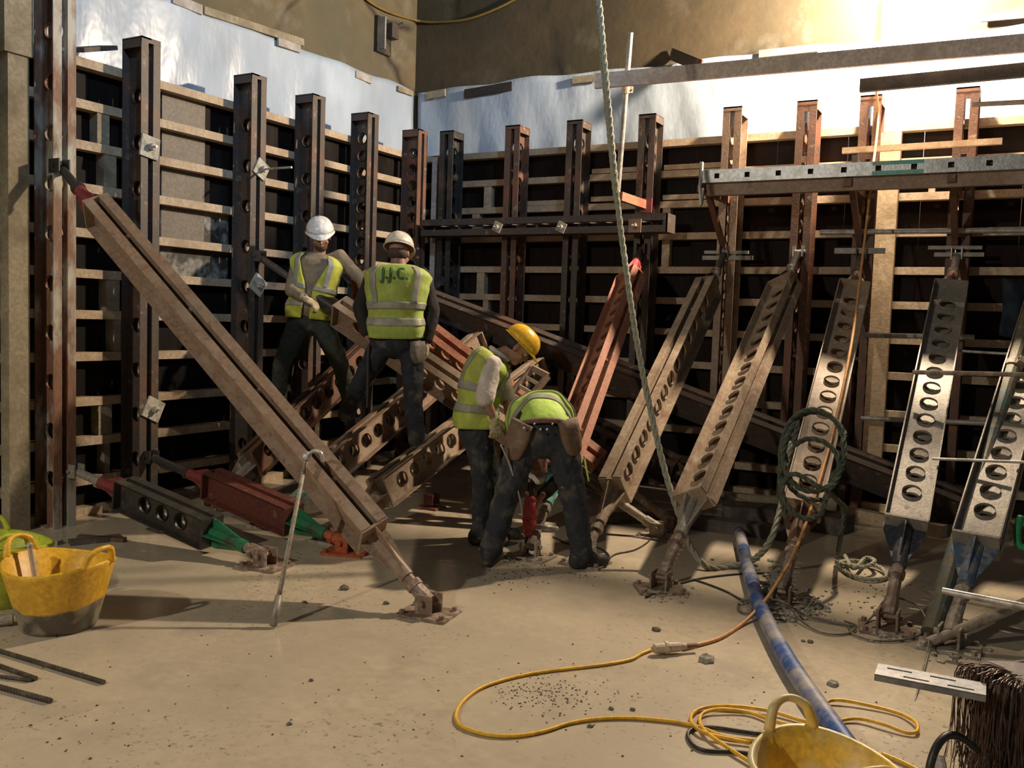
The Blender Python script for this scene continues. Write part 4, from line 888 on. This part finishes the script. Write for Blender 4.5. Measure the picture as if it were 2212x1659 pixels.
# ------------------------------------------------------------------ people
def evaluate(mb_list_obj, voxel, smooth_it=4, name='body', disp=None):
    me = bpy.data.meshes.new(name); me.from_pydata([tuple(p) for p in mb_list_obj.v], [], mb_list_obj.f)
    bm = bmesh.new(); bm.from_mesh(me); bmesh.ops.recalc_face_normals(bm, faces=bm.faces); bm.to_mesh(me); bm.free()
    ob = bpy.data.objects.new(name + '_tmp', me); COL.objects.link(ob)
    r = ob.modifiers.new('r', 'REMESH'); r.mode = 'VOXEL'; r.voxel_size = voxel
    s = ob.modifiers.new('s', 'SMOOTH'); s.factor = .5; s.iterations = smooth_it
    if disp:
        tx = bpy.data.textures.new('wr', 'CLOUDS'); tx.noise_scale = disp[0]; d = ob.modifiers.new('d', 'DISPLACE'); d.texture = tx; d.strength = disp[1]; d.mid_level = .5; d.texture_coords = 'GLOBAL'
    dg = bpy.context.evaluated_depsgraph_get(); ev = ob.evaluated_get(dg); out = bpy.data.meshes.new_from_object(ev)
    bpy.data.objects.remove(ob); bpy.data.meshes.remove(me)
    return out
def finish(me, name, matn, parent):
    me.name = name; me.materials.clear(); me.materials.append(MATS[matn])
    inv = WM[parent].inverted(); me.transform(inv)
    me.polygons.foreach_set('use_smooth', [True] * len(me.polygons))
    return link(name, me, parent)

PROF = [(0.0, .165, .120), (.12, .172, .125), (.30, .158, .112), (.50, .172, .122), (.68, .190, .130), (.82, .192, .118), (.90, .165, .100), (.96, .105, .080), (1.0, .066, .064)]
def prof(t):
    for i in range(len(PROF) - 1):
        a, b = PROF[i], PROF[i + 1]
        if a[0] <= t <= b[0]:
            k = (t - a[0]) / (b[0] - a[0]); k = k * k * (3 - 2 * k); return a[1] + (b[1] - a[1]) * k, a[2] + (b[2] - a[2]) * k
    return PROF[-1][1:]
class Spine:
    def __init__(s, pts, right, sc=1.0):
        s.P = smooth_path(pts, 10); s.right = V(right).normalized(); s.sc = sc
        s.L = [0]
        for i in range(1, len(s.P)): s.L.append(s.L[-1] + (s.P[i] - s.P[i - 1]).length)
    def at(s, t):
        T = s.L[-1]; x = max(0, min(1, t)) * T; j = 0
        while j < len(s.P) - 2 and s.L[j + 1] < x: j += 1
        k = (x - s.L[j]) / max(1e-6, s.L[j + 1] - s.L[j]); p = s.P[j].lerp(s.P[j + 1], k)
        d = (s.P[min(j + 2, len(s.P) - 1)] - s.P[max(j - 1, 0)]).normalized()
        r = (s.right - d * s.right.dot(d)).normalized(); f = r.cross(d) * -1.0     # front
        return p, d, r, f
    def pt(s, t, a, off=0.0, wk=1.0, dk=1.0):      # a: 0 = front, +90 = right side
        p, d, r, f = s.at(t); hw, hd = prof(t); hw = hw * s.sc * wk + off; hd = hd * s.sc * dk + off
        ca, sa = math.cos(a), math.sin(a); e = 2 / 2.4
        return p + r * (hw * math.copysign(abs(sa) ** e, sa)) + f * (hd * math.copysign(abs(ca) ** e, ca))
def torso(mb, sp, off, t0, t1, n=28, m=22, wk=1.0, dk=1.0):
    rings = []
    for j in range(m + 1):
        t = t0 + (t1 - t0) * j / m; rings += [sp.pt(t, 2 * math.pi * i / n, off, wk, dk) for i in range(n)]
    fs = [(j * n + i, j * n + (i + 1) % n, (j + 1) * n + (i + 1) % n, (j + 1) * n + i) for j in range(m) for i in range(n)]
    fs += [tuple(range(n - 1, -1, -1)), tuple(m * n + i for i in range(n))]
    mb.add(rings, fs)
def patch(sp, off, tr, ar, thick, nt=10, na=20, wav=0.0, seed=0, wk=1.0, dk=1.0, droop=0.0):
    rnd = random.Random(seed); ph = [rnd.uniform(0, 6) for _ in range(4)]; mb = MB(); vs = []
    for j in range(nt + 1):
        t = tr[0] + (tr[1] - tr[0]) * j / nt
        for i in range(na + 1):
            a0, a1 = ar(t) if callable(ar) else ar
            a = a0 + (a1 - a0) * i / na
            o = off + wav * (math.sin(5 * a + ph[0] + 7 * t) + .6 * math.sin(9 * a + ph[1]) + .6 * math.sin(18 * t + ph[2] + 2 * a)) * (1 - .6 * t)
            p = sp.pt(t, a, o + .016 * max(0, min(1, (t - .70) / .15)), wk, dk)
            if droop: p = p - V((0, 0, droop * abs(math.sin(a)) ** 2.5 * max(0, 1 - 1.6 * t) ** 1.2))
            vs.append(p)
    n = na + 1
    mb.add(vs, [(j * n + i, j * n + i + 1, (j + 1) * n + i + 1, (j + 1) * n + i) for j in range(nt) for i in range(na)])
    return mb
def vest(t, sp, matn, open_front=True, wk=1.05, dk=1.06, t0=-.02, bands=((.20, .28), (.44, .52)), seed=1, off=.022, droop=0.0, gape=.16):
    def ar(tt):
        g = gape + (max(0, tt - .45) * 1.0 if open_front else 0)
        g = min(g, .62); return (g, 2 * math.pi - g)
    def solid(mb, nm, mt, parent, th):
        o = mb.build(nm, mt, parent, smooth=True); md = o.modifiers.new('thick', 'SOLIDIFY'); md.thickness = th; md.offset = 1; return o
    main = solid(patch(sp, off, (max(0, t0), .955), ar, .004, 30, 54, .006, seed, wk, dk, droop), 'vest', matn, t, .005)
    for b0, b1 in bands:
        solid(patch(sp, off + .0075, (b0, b1), ar, .003, 5, 54, .006, seed, wk, dk, droop), 'reflective_band', 'tape', main, .003)
    for s in (-1, 1):
        for base in (0, 1):   # front and back vertical straps
            def ar2(tt, s=s, base=base):
                c = (.62 if base == 0 else math.pi - .66); w = .13
                a, b = (c - w, c + w) if s > 0 else (2 * math.pi - c - w, 2 * math.pi - c + w)
                return (a, b)
            solid(patch(sp, off + .008, (bands[-1][1] - .02, .925), ar2, .003, 12, 5, .004, seed, wk, dk, droop), 'reflective_strap', 'tape', main, .003)
    return main
def hand_mesh(mb, wrist, fwd, nrm, side, curl=.6, r=.0095, open_=0.0, scale=1.0):
    fwd = V(fwd).normalized(); nrm = V(nrm); nrm = (nrm - fwd * nrm.dot(fwd)).normalized(); sd = fwd.cross(nrm) * side
    w_ = V(wrist); k = scale
    palm = w_ + fwd * (.05 * k)
    mb.ball(palm, (.042 * k, .052 * k, .018 * k), 12, 8, axes=(sd, fwd, nrm)); mb.capsule(w_ - fwd * .03, w_ + fwd * .03, .026 * k, .028 * k)
    for i, ln in enumerate((.070, .078, .072, .056)):
        x = (-.030 + .020 * i) * k; b0 = w_ + fwd * (.088 * k) + sd * x
        a1 = curl * .9; d1 = (fwd * math.cos(a1) - nrm * math.sin(a1)); p1 = b0 + d1 * (ln * .5 * k)
        a2 = curl * 2.0; d2 = (fwd * math.cos(a2) - nrm * math.sin(a2)); p2 = p1 + d2 * (ln * .35 * k)
        a3 = curl * 2.8; d3 = (fwd * math.cos(a3) - nrm * math.sin(a3)); p3 = p2 + d3 * (ln * .25 * k)
        mb.capsule(b0, p1, r * 1.1 * k, r * k, 8); mb.capsule(p1, p2, r * k, r * .95 * k, 8); mb.capsule(p2, p3, r * .95 * k, r * .8 * k, 8)
    tb = w_ + fwd * (.03 * k) - sd * (.036 * k); td = (fwd * .6 - sd * .65 - nrm * .5 * curl).normalized(); t1 = tb + td * (.042 * k); t2 = t1 + (fwd * .8 - nrm * .6 * curl + sd * .1).normalized() * (.034 * k)
    mb.capsule(w_ + fwd * .015 - sd * .015, tb, .018 * k, .015 * k, 8); mb.capsule(tb, t1, .014 * k, .012 * k, 8); mb.capsule(t1, t2, .012 * k, .010 * k, 8)
def head_mesh(mb, c, f, u, k=1.0):      # c: centre, f: face direction, u: up
    f, u = V(f).normalized(), V(u).normalized(); u = (u - f * u.dot(f)).normalized(); r = f.cross(u)
    ax = (r, f, u); P = lambda a, b, d: c + r * (a * k) + f * (b * k) + u * (d * k)
    mb.ball(P(0, -.012, .03), (.076 * k, .096 * k, .092 * k), 20, 14, axes=ax)
    mb.ball(P(0, .020, -.035), (.062 * k, .072 * k, .075 * k), 18, 12, axes=ax)
    mb.ball(P(0, .055, -.088), (.032 * k, .030 * k, .026 * k), 12, 8, axes=ax)     # chin
    mb.capsule(P(0, .088, .012), P(0, .112, -.028), .010 * k, .015 * k, 8)         # nose
    mb.ball(P(0, .086, -.058), (.024 * k, .012 * k, .010 * k), 10, 6, axes=ax)     # lips
    for s in (-1, 1):
        mb.ball(P(.077 * s, -.012, -.005), (.010 * k, .020 * k, .033 * k), 10, 8, axes=ax)
        mb.capsule(P(.02 * s, .084, .03), P(.05 * s, .07, .03), .012 * k, .010 * k, 8)   # brow
        mb.ball(P(.045 * s, .062, -.03), (.022 * k, .02 * k, .02 * k), 10, 6, axes=ax)   # cheek
    return P, ax
def helmet(t, P, ax, matn, k=1.0):
    r, f, u = ax; mb = MB(); n, m = 32, 10; vs = []
    c = P(0, -.008, .052)
    for j in range(m + 1):
        ph = (math.pi / 2) * j / m
        for i in range(n):
            a = 2 * math.pi * i / n; ca, sa = math.cos(a), math.sin(a)
            rr = math.cos(ph) ** .85 if j < m else 0.0
            ridge = .006 * max(0, 1 - abs(sa) * 5) * math.cos(ph)
            vs.append(c + f * (.138 * ca * rr * k) + r * (.112 * sa * rr * k) + u * ((.118 * math.sin(ph) + ridge) * k))
    fs = [(j * n + i, j * n + (i + 1) % n, (j + 1) * n + (i + 1) % n, (j + 1) * n + i) for j in range(m) for i in range(n)]
    mb.add(vs, fs); sh_ = mb.build('helmet', matn, t, smooth=True); md = sh_.modifiers.new('thick', 'SOLIDIFY'); md.thickness = .004
    mb = MB(); vs = []
    for rr, dz in ((0.985, .004), (1.0, -.006), (None, None)):
        for i in range(n):
            a = 2 * math.pi * i / n; ca, sa = math.cos(a), math.sin(a)
            if rr is not None: fx, sx, dz_ = .138 * ca * rr, .112 * sa * rr, dz
            else:
                pk = max(0, ca) ** 3; ex = .010 + .05 * pk; fx = (.138 + ex) * ca; sx = (.112 + .010 + .01 * pk) * sa; dz_ = -.010 - .022 * pk
            vs.append(c + f * (fx * k) + r * (sx * k) + u * (dz_ * k))
    mb.add(vs, [(j * n + i, j * n + (i + 1) % n, (j + 1) * n + (i + 1) % n, (j + 1) * n + i) for j in range(2) for i in range(n)])
    b = mb.build('brim', matn, sh_, smooth=True); b.modifiers.new('thick', 'SOLIDIFY').thickness = .005
def eyes(t, P, k=1.0):
    for s in (-1, 1):
        mb = MB(); mb.ball(P(.031 * s, .074, .006), .0125 * k, 10, 8); e = mb.build('eye', 'eye', t, smooth=True)
        mb = MB(); mb.ball(P(.031 * s, .0825, .005), .0062 * k, 8, 6); mb.build('iris', 'iris', e, smooth=True)
def boot(t, ankle, toe, matn='boot'):
    ankle, toe = V(ankle), V(toe); mb = MB(); d = (toe - ankle); d.z = 0; d.normalize(); zf = toe.z
    hl = V((ankle.x, ankle.y, zf + .045)) - d * .045
    tp = V((ankle.x, ankle.y, zf + .040)) + d * .165
    mb.capsule(ankle + V((0, 0, .04)), hl + V((0, 0, .02)), .052, .048); mb.capsule(hl, tp, .047, .046); mb.capsule(ankle, tp - d * .05 + V((0, 0, .01)), .05, .042)
    me = evaluate(mb, .010, 3, 'boot')
    for v in me.vertices: v.co.z = max(v.co.z, zf)
    return finish(me, 'boot', matn, t)
def person(label, J, spine, right, face, hup, mats, sc=1.0, hk=1.0, sleeve=1.0, hands=None, toes=None, legr=(.092, .070, .058), bare_arm=False, slv=1.0):
    t = thing('person', label, 'person', (J['an'][0].x * .5 + J['an'][1].x * .5, J['an'][0].y * .5 + J['an'][1].y * .5, min(J['an'][0].z, J['an'][1].z) - .09))
    sp = Spine(spine, right, sc)
    # body: one continuous mesh
    mb = MB(); torso(mb, sp, -.02, .0, 1.0)
    hc = J['head']; P, ax = head_mesh(mb, hc, face, hup, hk); mb.capsule(spine[-1] - (spine[-1] - spine[-2]).normalized() * .02, hc - ax[2] * .05 - ax[1] * .015, .058 * sc, .052 * sc)
    for i in (0, 1):
        mb.capsule(J['sh'][i], J['el'][i], .048, .040); mb.capsule(J['el'][i], J['wr'][i], .041, .028)
        mb.capsule(J['hi'][i], J['kn'][i], .078, .056); mb.capsule(J['kn'][i], J['an'][i], .056, .042)
        if hands[i][3] == 'skin': hand_mesh(mb, J['wr'][i], hands[i][0], hands[i][1], hands[i][2], hands[i][4])
        ft = toes[i]; mb.capsule(J['an'][i] - V((0, 0, .02)), J['an'][i].lerp(ft, .7), .036, .03)
    finish(evaluate(mb, .0085, 2, 'body'), 'body', 'skin', t)
    # shirt
    mb = MB(); torso(mb, sp, .004, .02, .985)
    for i in (0, 1):
        mb.capsule(sp.at(.80)[0].lerp(J['sh'][i], .6), J['sh'][i], .062 * sc, .060 * sc)
        mb.capsule(J['sh'][i], J['el'][i], .062 * sc * slv, .056 * sc * slv)
        if not bare_arm: mb.capsule(J['el'][i], J['el'][i].lerp(J['wr'][i], .92), .057 * sc, .042 * sc)
    finish(evaluate(mb, .011, 3, 'shirt', (.09, .016)), 'shirt', mats['shirt'], t)
    # trousers
    mb = MB(); pel = spine[0]
    mb.ball(pel.lerp((J['hi'][0] + J['hi'][1]) / 2, .5), (.175 * sc, .135 * sc, .13 * sc), 18, 12, axes=(sp.at(0)[2], sp.at(0)[3], sp.at(0)[1]))
    for i in (0, 1):
        mb.capsule(J['hi'][i], J['kn'][i], legr[0] + .012, legr[1] + .006); mb.capsule(J['kn'][i], J['an'][i] + V((0, 0, -.01)), legr[1] + .006, legr[2] + .010)
    finish(evaluate(mb, .011, 3, 'trousers', (.075, .030)), 'trousers', mats['trousers'], t)
    for i in (0, 1):
        boot(t, J['an'][i], toes[i], mats.get('boot', 'boot'))
        if hands[i][3] == 'glove':
            mb = MB(); hand_mesh(mb, J['wr'][i], hands[i][0], hands[i][1], hands[i][2], hands[i][4], .0115, scale=1.08); finish(evaluate(mb, .0055, 2, 'glove'), 'glove', 'glove', t)
    helmet(t, P, ax, mats['helmet'], hk * 1.02)
    eyes(t, P, hk)
    return t, sp, P, ax
def cape(sp): return sp

# --- worker 1: white helmet, beard, facing the camera, holding the brace
D = 8.25
A = lambda x, y, o=0: dep(x, y, D + o)
camdir = lambda p: (CAM - p).normalized()
right_img = RM @ V((1, 0, 0)); fwd_img = RM @ V((0, 0, -1)); UPV = V((0, 0, 1))
J = dict(head=A(692, 512, -.03), sh=[A(645, 561), A(734, 553)], el=[A(629, 628, -.12), A(783, 608, .02)], wr=[A(660, 645, -.30), A(800, 672, -.28)],
         hi=[A(645, 700), A(692, 698)], kn=[A(607, 790, -.05), A(735, 785, -.12)], an=[A(600, 880, .1), A(757, 872, -.02)])
toes = [J['an'][0] + V((.05, -.1, -.09)), J['an'][1] + V((.06, -.1, -.09))]
spine = [A(667, 690), A(672, 645), A(682, 592, .0), A(690, 546, .0)]
hnd = [(A(690, 662, -.32) - A(655, 640, -.30), V((0, 0, 1)) - fwd_img * .3, 1, 'glove', .75), (V((.3, -.3, -.9)), V((.5, -.5, .5)), -1, 'glove', .6)]
t, sp, P, ax = person('bearded worker in white helmet and open yellow vest holding the brace', J, spine, -right_img, -fwd_img + right_img * .25 - UPV * .42, UPV - fwd_img * .35,
    dict(shirt='jersey_khaki', trousers='trousers_green', helmet='helmet_white'), hands=hnd, toes=toes, hk=1.06)
vest(t, sp, 'hivis', True, bands=((.17, .25), (.42, .50)), seed=3, gape=.12)
mb = MB(); mb.ball(P(0, .045, -.072), (.056, .052, .046), 14, 10, axes=ax); mb.build('beard', 'stubble', t, smooth=True)
mb = MB(); mb.ball(P(0, -.02, .03), (.082, .092, .075), 16, 10, axes=ax); mb.build('hair', 'hair', t, smooth=True)

# --- worker 2: white helmet, back to the camera, lettered vest
D = 7.25
J = dict(head=A(862, 548, .02), sh=[A(912, 597), A(808, 594)], el=[A(934, 668, .02), A(778, 662, .10)], wr=[A(922, 738, .0), A(792, 722, .02)],
         hi=[A(888, 742), A(828, 742)], kn=[A(893, 850, -.02), A(782, 824, .10)], an=[A(899, 938, -.02), A(748, 888, .30)])
toes = [J['an'][0] + V((-.03, .1, -.09)), J['an'][1] + V((-.05, .1, -.085))]
spine = [A(857, 728), A(857, 684, -.02), A(858, 628, -.02), A(861, 572, .0)]
hnd = [(V((0, .05, -1)), right_img, 1, 'glove', .5), (V((.3, .2, -.8)), -right_img, -1, 'skin', .6)]
t, sp, P, ax = person('worker in white helmet seen from behind with J.J.C. on the vest', J, spine, right_img, fwd_img + right_img * .2 - UPV * .25, UPV + fwd_img * .2,
    dict(shirt='jersey_black', trousers='denim', helmet='helmet_cream'), sc=1.12, hands=hnd, toes=toes)
v = vest(t, sp, 'hivis_green', True, bands=((.17, .26), (.37, .46)), seed=8, wk=1.06, gape=.05)
mb = MB(); mb.ball(P(0, -.03, -.012), (.080, .082, .06), 16, 10, axes=ax); mb.build('hair', 'stubble', t, smooth=True)
# lettering on the vest back
def lettering(text, sp, t0, hgt, matn, parent, wk, dk, off, wscale=1.0, shift=0.0):
    cu = bpy.data.curves.new('lettering', 'FONT'); cu.body = text; cu.align_x = 'CENTER'; cu.size = 1.0; cu.space_character = 1.15; cu.resolution_u = 4; cu.offset = .022
    ob = bpy.data.objects.new('tmp', cu); COL.objects.link(ob); dg = bpy.context.evaluated_depsgraph_get(); me = bpy.data.meshes.new_from_object(ob.evaluated_get(dg)); bpy.data.objects.remove(ob)
    bm = bmesh.new(); bm.from_mesh(me); bmesh.ops.triangulate(bm, faces=bm.faces); bmesh.ops.subdivide_edges(bm, edges=[e for e in bm.edges if e.calc_length() > .12], cuts=3); bmesh.ops.triangulate(bm, faces=bm.faces); bm.to_mesh(me); bm.free()
    T = sp.L[-1]; inv = WM[parent].inverted()
    for vv in me.vertices:
        x = vv.co.x * hgt * wscale + shift; tt = t0 + vv.co.y * hgt / T
        p, d, r, f = sp.at(tt); hw, hd = prof(tt); hw = hw * sp.sc * wk + off; hd = hd * sp.sc * dk + off
        sx = max(-.98, min(.98, x / hw)); depth = hd * (1 - abs(sx) ** 2.4) ** (1 / 2.4)
        vv.co = inv @ (p + r * x - f * (depth + .012 + .016 * max(0, min(1, (tt - .70) / .15))))
    me.materials.clear(); me.materials.append(MATS[matn]); me.name = 'lettering'
    o = link('lettering', me, parent); o.modifiers.new('thick', 'SOLIDIFY').thickness = .002
    return o
lettering('J.J.C.', sp, .735, .125, 'lettering', v, 1.06, 1.06, .030, .74)
# tool pouch and pry bar on the belt
def pouch(t, c, nrm, w_, h_, d_, matn, up=UPV):
    nrm = V(nrm).normalized(); up = (up - nrm * up.dot(nrm)).normalized(); sd = up.cross(nrm); mb = MB(); n = 10; vs = []
    for j, (k, zz) in enumerate(((1.0, 1.0), (1.03, .5), (1.0, -.2), (.75, -.8), (.45, -1.0))):
        for i in range(n):
            a = 2 * math.pi * i / n; e = .6
            vs.append(c + sd * (w_ * k * math.copysign(abs(math.cos(a)) ** e, math.cos(a))) + nrm * (d_ * k * math.copysign(abs(math.sin(a)) ** e, math.sin(a))) + up * (h_ * zz))
    fs = [(j * n + i, j * n + (i + 1) % n, (j + 1) * n + (i + 1) % n, (j + 1) * n + i) for j in range(4) for i in range(n)] + [tuple(4 * n + i for i in range(n)), tuple(range(n))]
    mb.add(vs, fs); return mb.build('tool_pouch', matn, t, smooth=True)
pouch(t, A(903, 762, -.06), right_img * .7 - fwd_img * .6, .075, .09, .035, 'pouch_grey')
mb = MB(); mb.tube(A(796, 745, -.08), A(793, 880, -.02), .010, n=8); tag(mb.build('pry_bar', 'steel_black'), 'long dark bar hanging from the hand of the lettered worker', 'bar')

# --- worker 3: yellow helmet, white sleeves, bowed, in profile
D = 6.8
J = dict(head=A(1118, 752, .0), sh=[A(1062, 790, -.17), A(1072, 786, .17)], el=[A(1048, 860, -.24), A(1095, 860, .22)], wr=[A(1068, 905, -.22), A(1100, 905, .05)],
         hi=[A(1030, 935, -.09), A(1036, 935, .09)], kn=[A(1042, 1035, -.10), A(1058, 1030, .12)], an=[A(1038, 1140, -.06), A(1066, 1120, .16)])
toes = [V((J['an'][0].x + .12, J['an'][0].y + .06, 0.0)), V((J['an'][1].x + .12, J['an'][1].y + .06, 0.0))]
J['an'][0].z = .1; J['an'][1].z = .1
spine = [A(1030, 925), A(1032, 880), A(1046, 815), A(1078, 765)]
hnd = [(V((.1, .05, -1)), -fwd_img + right_img * .3, 1, 'glove', .6), (V((.3, -.2, -.8)), right_img * -1, -1, 'glove', .6)]
t, sp, P, ax = person('worker in yellow helmet and white sleeves looking down', J, spine, -fwd_img, right_img * .80 - UPV * .75, UPV * .75 + right_img * .8,
    dict(shirt='shirt_white', trousers='denim_mud', helmet='helmet_yellow'), hands=hnd, toes=toes, bare_arm=True, sc=1.02, slv=1.25)
vest(t, sp, 'hivis_dirty', True, bands=((.20, .29), (.46, .55)), seed=5, gape=.30, wk=1.02, dk=1.12)
mb = MB(); mb.ball(P(0, -.036, .012), (.080, .078, .068), 16, 10, axes=ax); mb.build('hair', 'hair', t, smooth=True)
pn, dnk, rn, fn_ = sp.at(.985); mb = MB(); ring = [pn + dnk * .015 + rn * (.078 * math.sin(2 * math.pi * k / 14)) + fn_ * (.078 * math.cos(2 * math.pi * k / 14)) for k in range(15)]
mb.sweep(ring, .017, 8, sub=2); mb.build('collar', 'shirt_white', t, smooth=True)
mb = MB(); mb.ball(A(1047, 858, -.235), (.074, .074, .022), 16, 8, axes=(right_img, fwd_img, (A(1062, 790, -.17) - A(1048, 860, -.24)).normalized())); mb.build('sleeve_cuff', 'shirt_white', t, smooth=True)

# --- worker 4: bent double, back to the camera, drilling
D = 6.2
J = dict(head=A(1165, 1000, .72), sh=[A(1228, 925, .50), A(1112, 930, .50)], el=[A(1222, 1020, .48), A(1112, 1030, .42)], wr=[A(1168, 1075, .34), A(1146, 1050, .34)],
         hi=[A(1212, 948), A(1136, 946)], kn=[A(1240, 1082, .03), A(1092, 1078, .03)], an=[A(1256, 1205, .0), A(1060, 1186, .0)])
J['an'][0].z = .11; J['an'][1].z = .11
toes = [V((J['an'][0].x + .06, J['an'][0].y + .08, 0)), V((J['an'][1].x - .03, J['an'][1].y + .12, 0))]
spine = [A(1174, 945, .0), A(1172, 908, .10), A(1170, 895, .30), A(1168, 915, .50), A(1166, 955, .62)]
dr = (A(1138, 1205, .30) - A(1150, 1060, .30)).normalized()
hnd = [(V((-.4, .2, -.5)), right_img - fwd_img, 1, 'skin', .7), (V((.1, .1, -.9)), -right_img - fwd_img, -1, 'skin', .7)]
t, sp, P, ax = person('crouching worker bent double over a drill, seen from behind', J, spine, right_img, -UPV + fwd_img * .35, fwd_img + UPV * -.2,
    dict(shirt='jersey_black', trousers='denim_mud', helmet='helmet_white'), hands=hnd, toes=toes, sc=1.06, legr=(.105, .082, .066))
v = vest(t, sp, 'hivis_lamplit', True, bands=((.20, .29), (.46, .54)), seed=9, wk=1.14, dk=1.10, gape=.4, t0=.03, droop=.26)
# belt, pouches, studs
mb = MB(); pts = []
for i in range(15):
    a = math.radians(90 + 180 * i / 14); pts.append(sp.pt(.03, a, .030, 1.04, 1.08))
mb.sweep(pts, .020, 6, sub=2); mb.build('belt', 'leather', t, smooth=True)
pouch(t, A(1116, 952, -.10), -fwd_img - right_img * .6, .085, .13, .030, 'leather', UPV + right_img * .35)
pouch(t, A(1234, 945, -.10), -fwd_img + right_img * .6, .075, .12, .030, 'leather', UPV - right_img * .30)
for px, py in ((1131, 925), (1154, 916), (1193, 916), (1167, 928), (1181, 928)):
    mb = MB(); mb.ball(A(px, py, -.20), .008, 8, 6); mb.build('stud', 'bolt_metal', t, smooth=True)
mb = MB(); mb.sweep([A(1262, 985, -.02), A(1266, 1010, -.04), A(1272, 1040, -.04)], .006, 5); mb.build('vest_cord', 'hivis_lamplit', t, smooth=True)
# rotary hammer
top, tip = A(1147, 1068, .30), A(1139, 1203, .30); d = (tip - top).normalized(); tip = top + d * ((top.z) / -d.z)
t = thing('rotary_hammer', 'red rotary hammer drilling into the floor between the workers', 'drill', (tip.x, tip.y, 0))
L = (tip - top).length; sdx = right_img
mb = MB(); mb.capsule(top + d * .05, top + d * (L * .40), .045, .052); mb.capsule(top + d * (L * .40), top + d * (L * .62), .052, .040); mb.build('motor_housing', 'paint_drill', t, smooth=True)
mb = MB(); mb.tube(top + d * (L * .60), top + d * (L * .76), .032, .022, n=12); mb.build('chuck', 'steel_black', t)
mb = MB(); mb.tube(top + d * (L * .74), tip, .012, .010, n=8); mb.build('drill_bit', 'steel_dark', t)
mb = MB(); q0 = top + d * (L * .52); mb.capsule(q0 + sdx * .03, q0 + sdx * .19 - UPV * .02, .018, .020); mb.build('side_handle', 'tube_light', t, smooth=True)
mb = MB(); mb.sweep([top + d * .03, top - d * .06, top - d * .07 + fwd_img * .08, top + d * .06 + fwd_img * .1], .016, 8); mb.build('rear_handle', 'steel_black', t, smooth=True)
mb = MB(); q1 = A(1082, 960, -.16); mb.sweep([q1, A(1100, 1000, -.1), A(1112, 1040, -.06), A(1125, 1085, .0), A(1128, 1115, .02)], .008, 6); tag(mb.build('claw_bar', 'galvanised', smooth=True), 'grey hammer shaft hanging from the belt of the crouching worker', 'hammer')
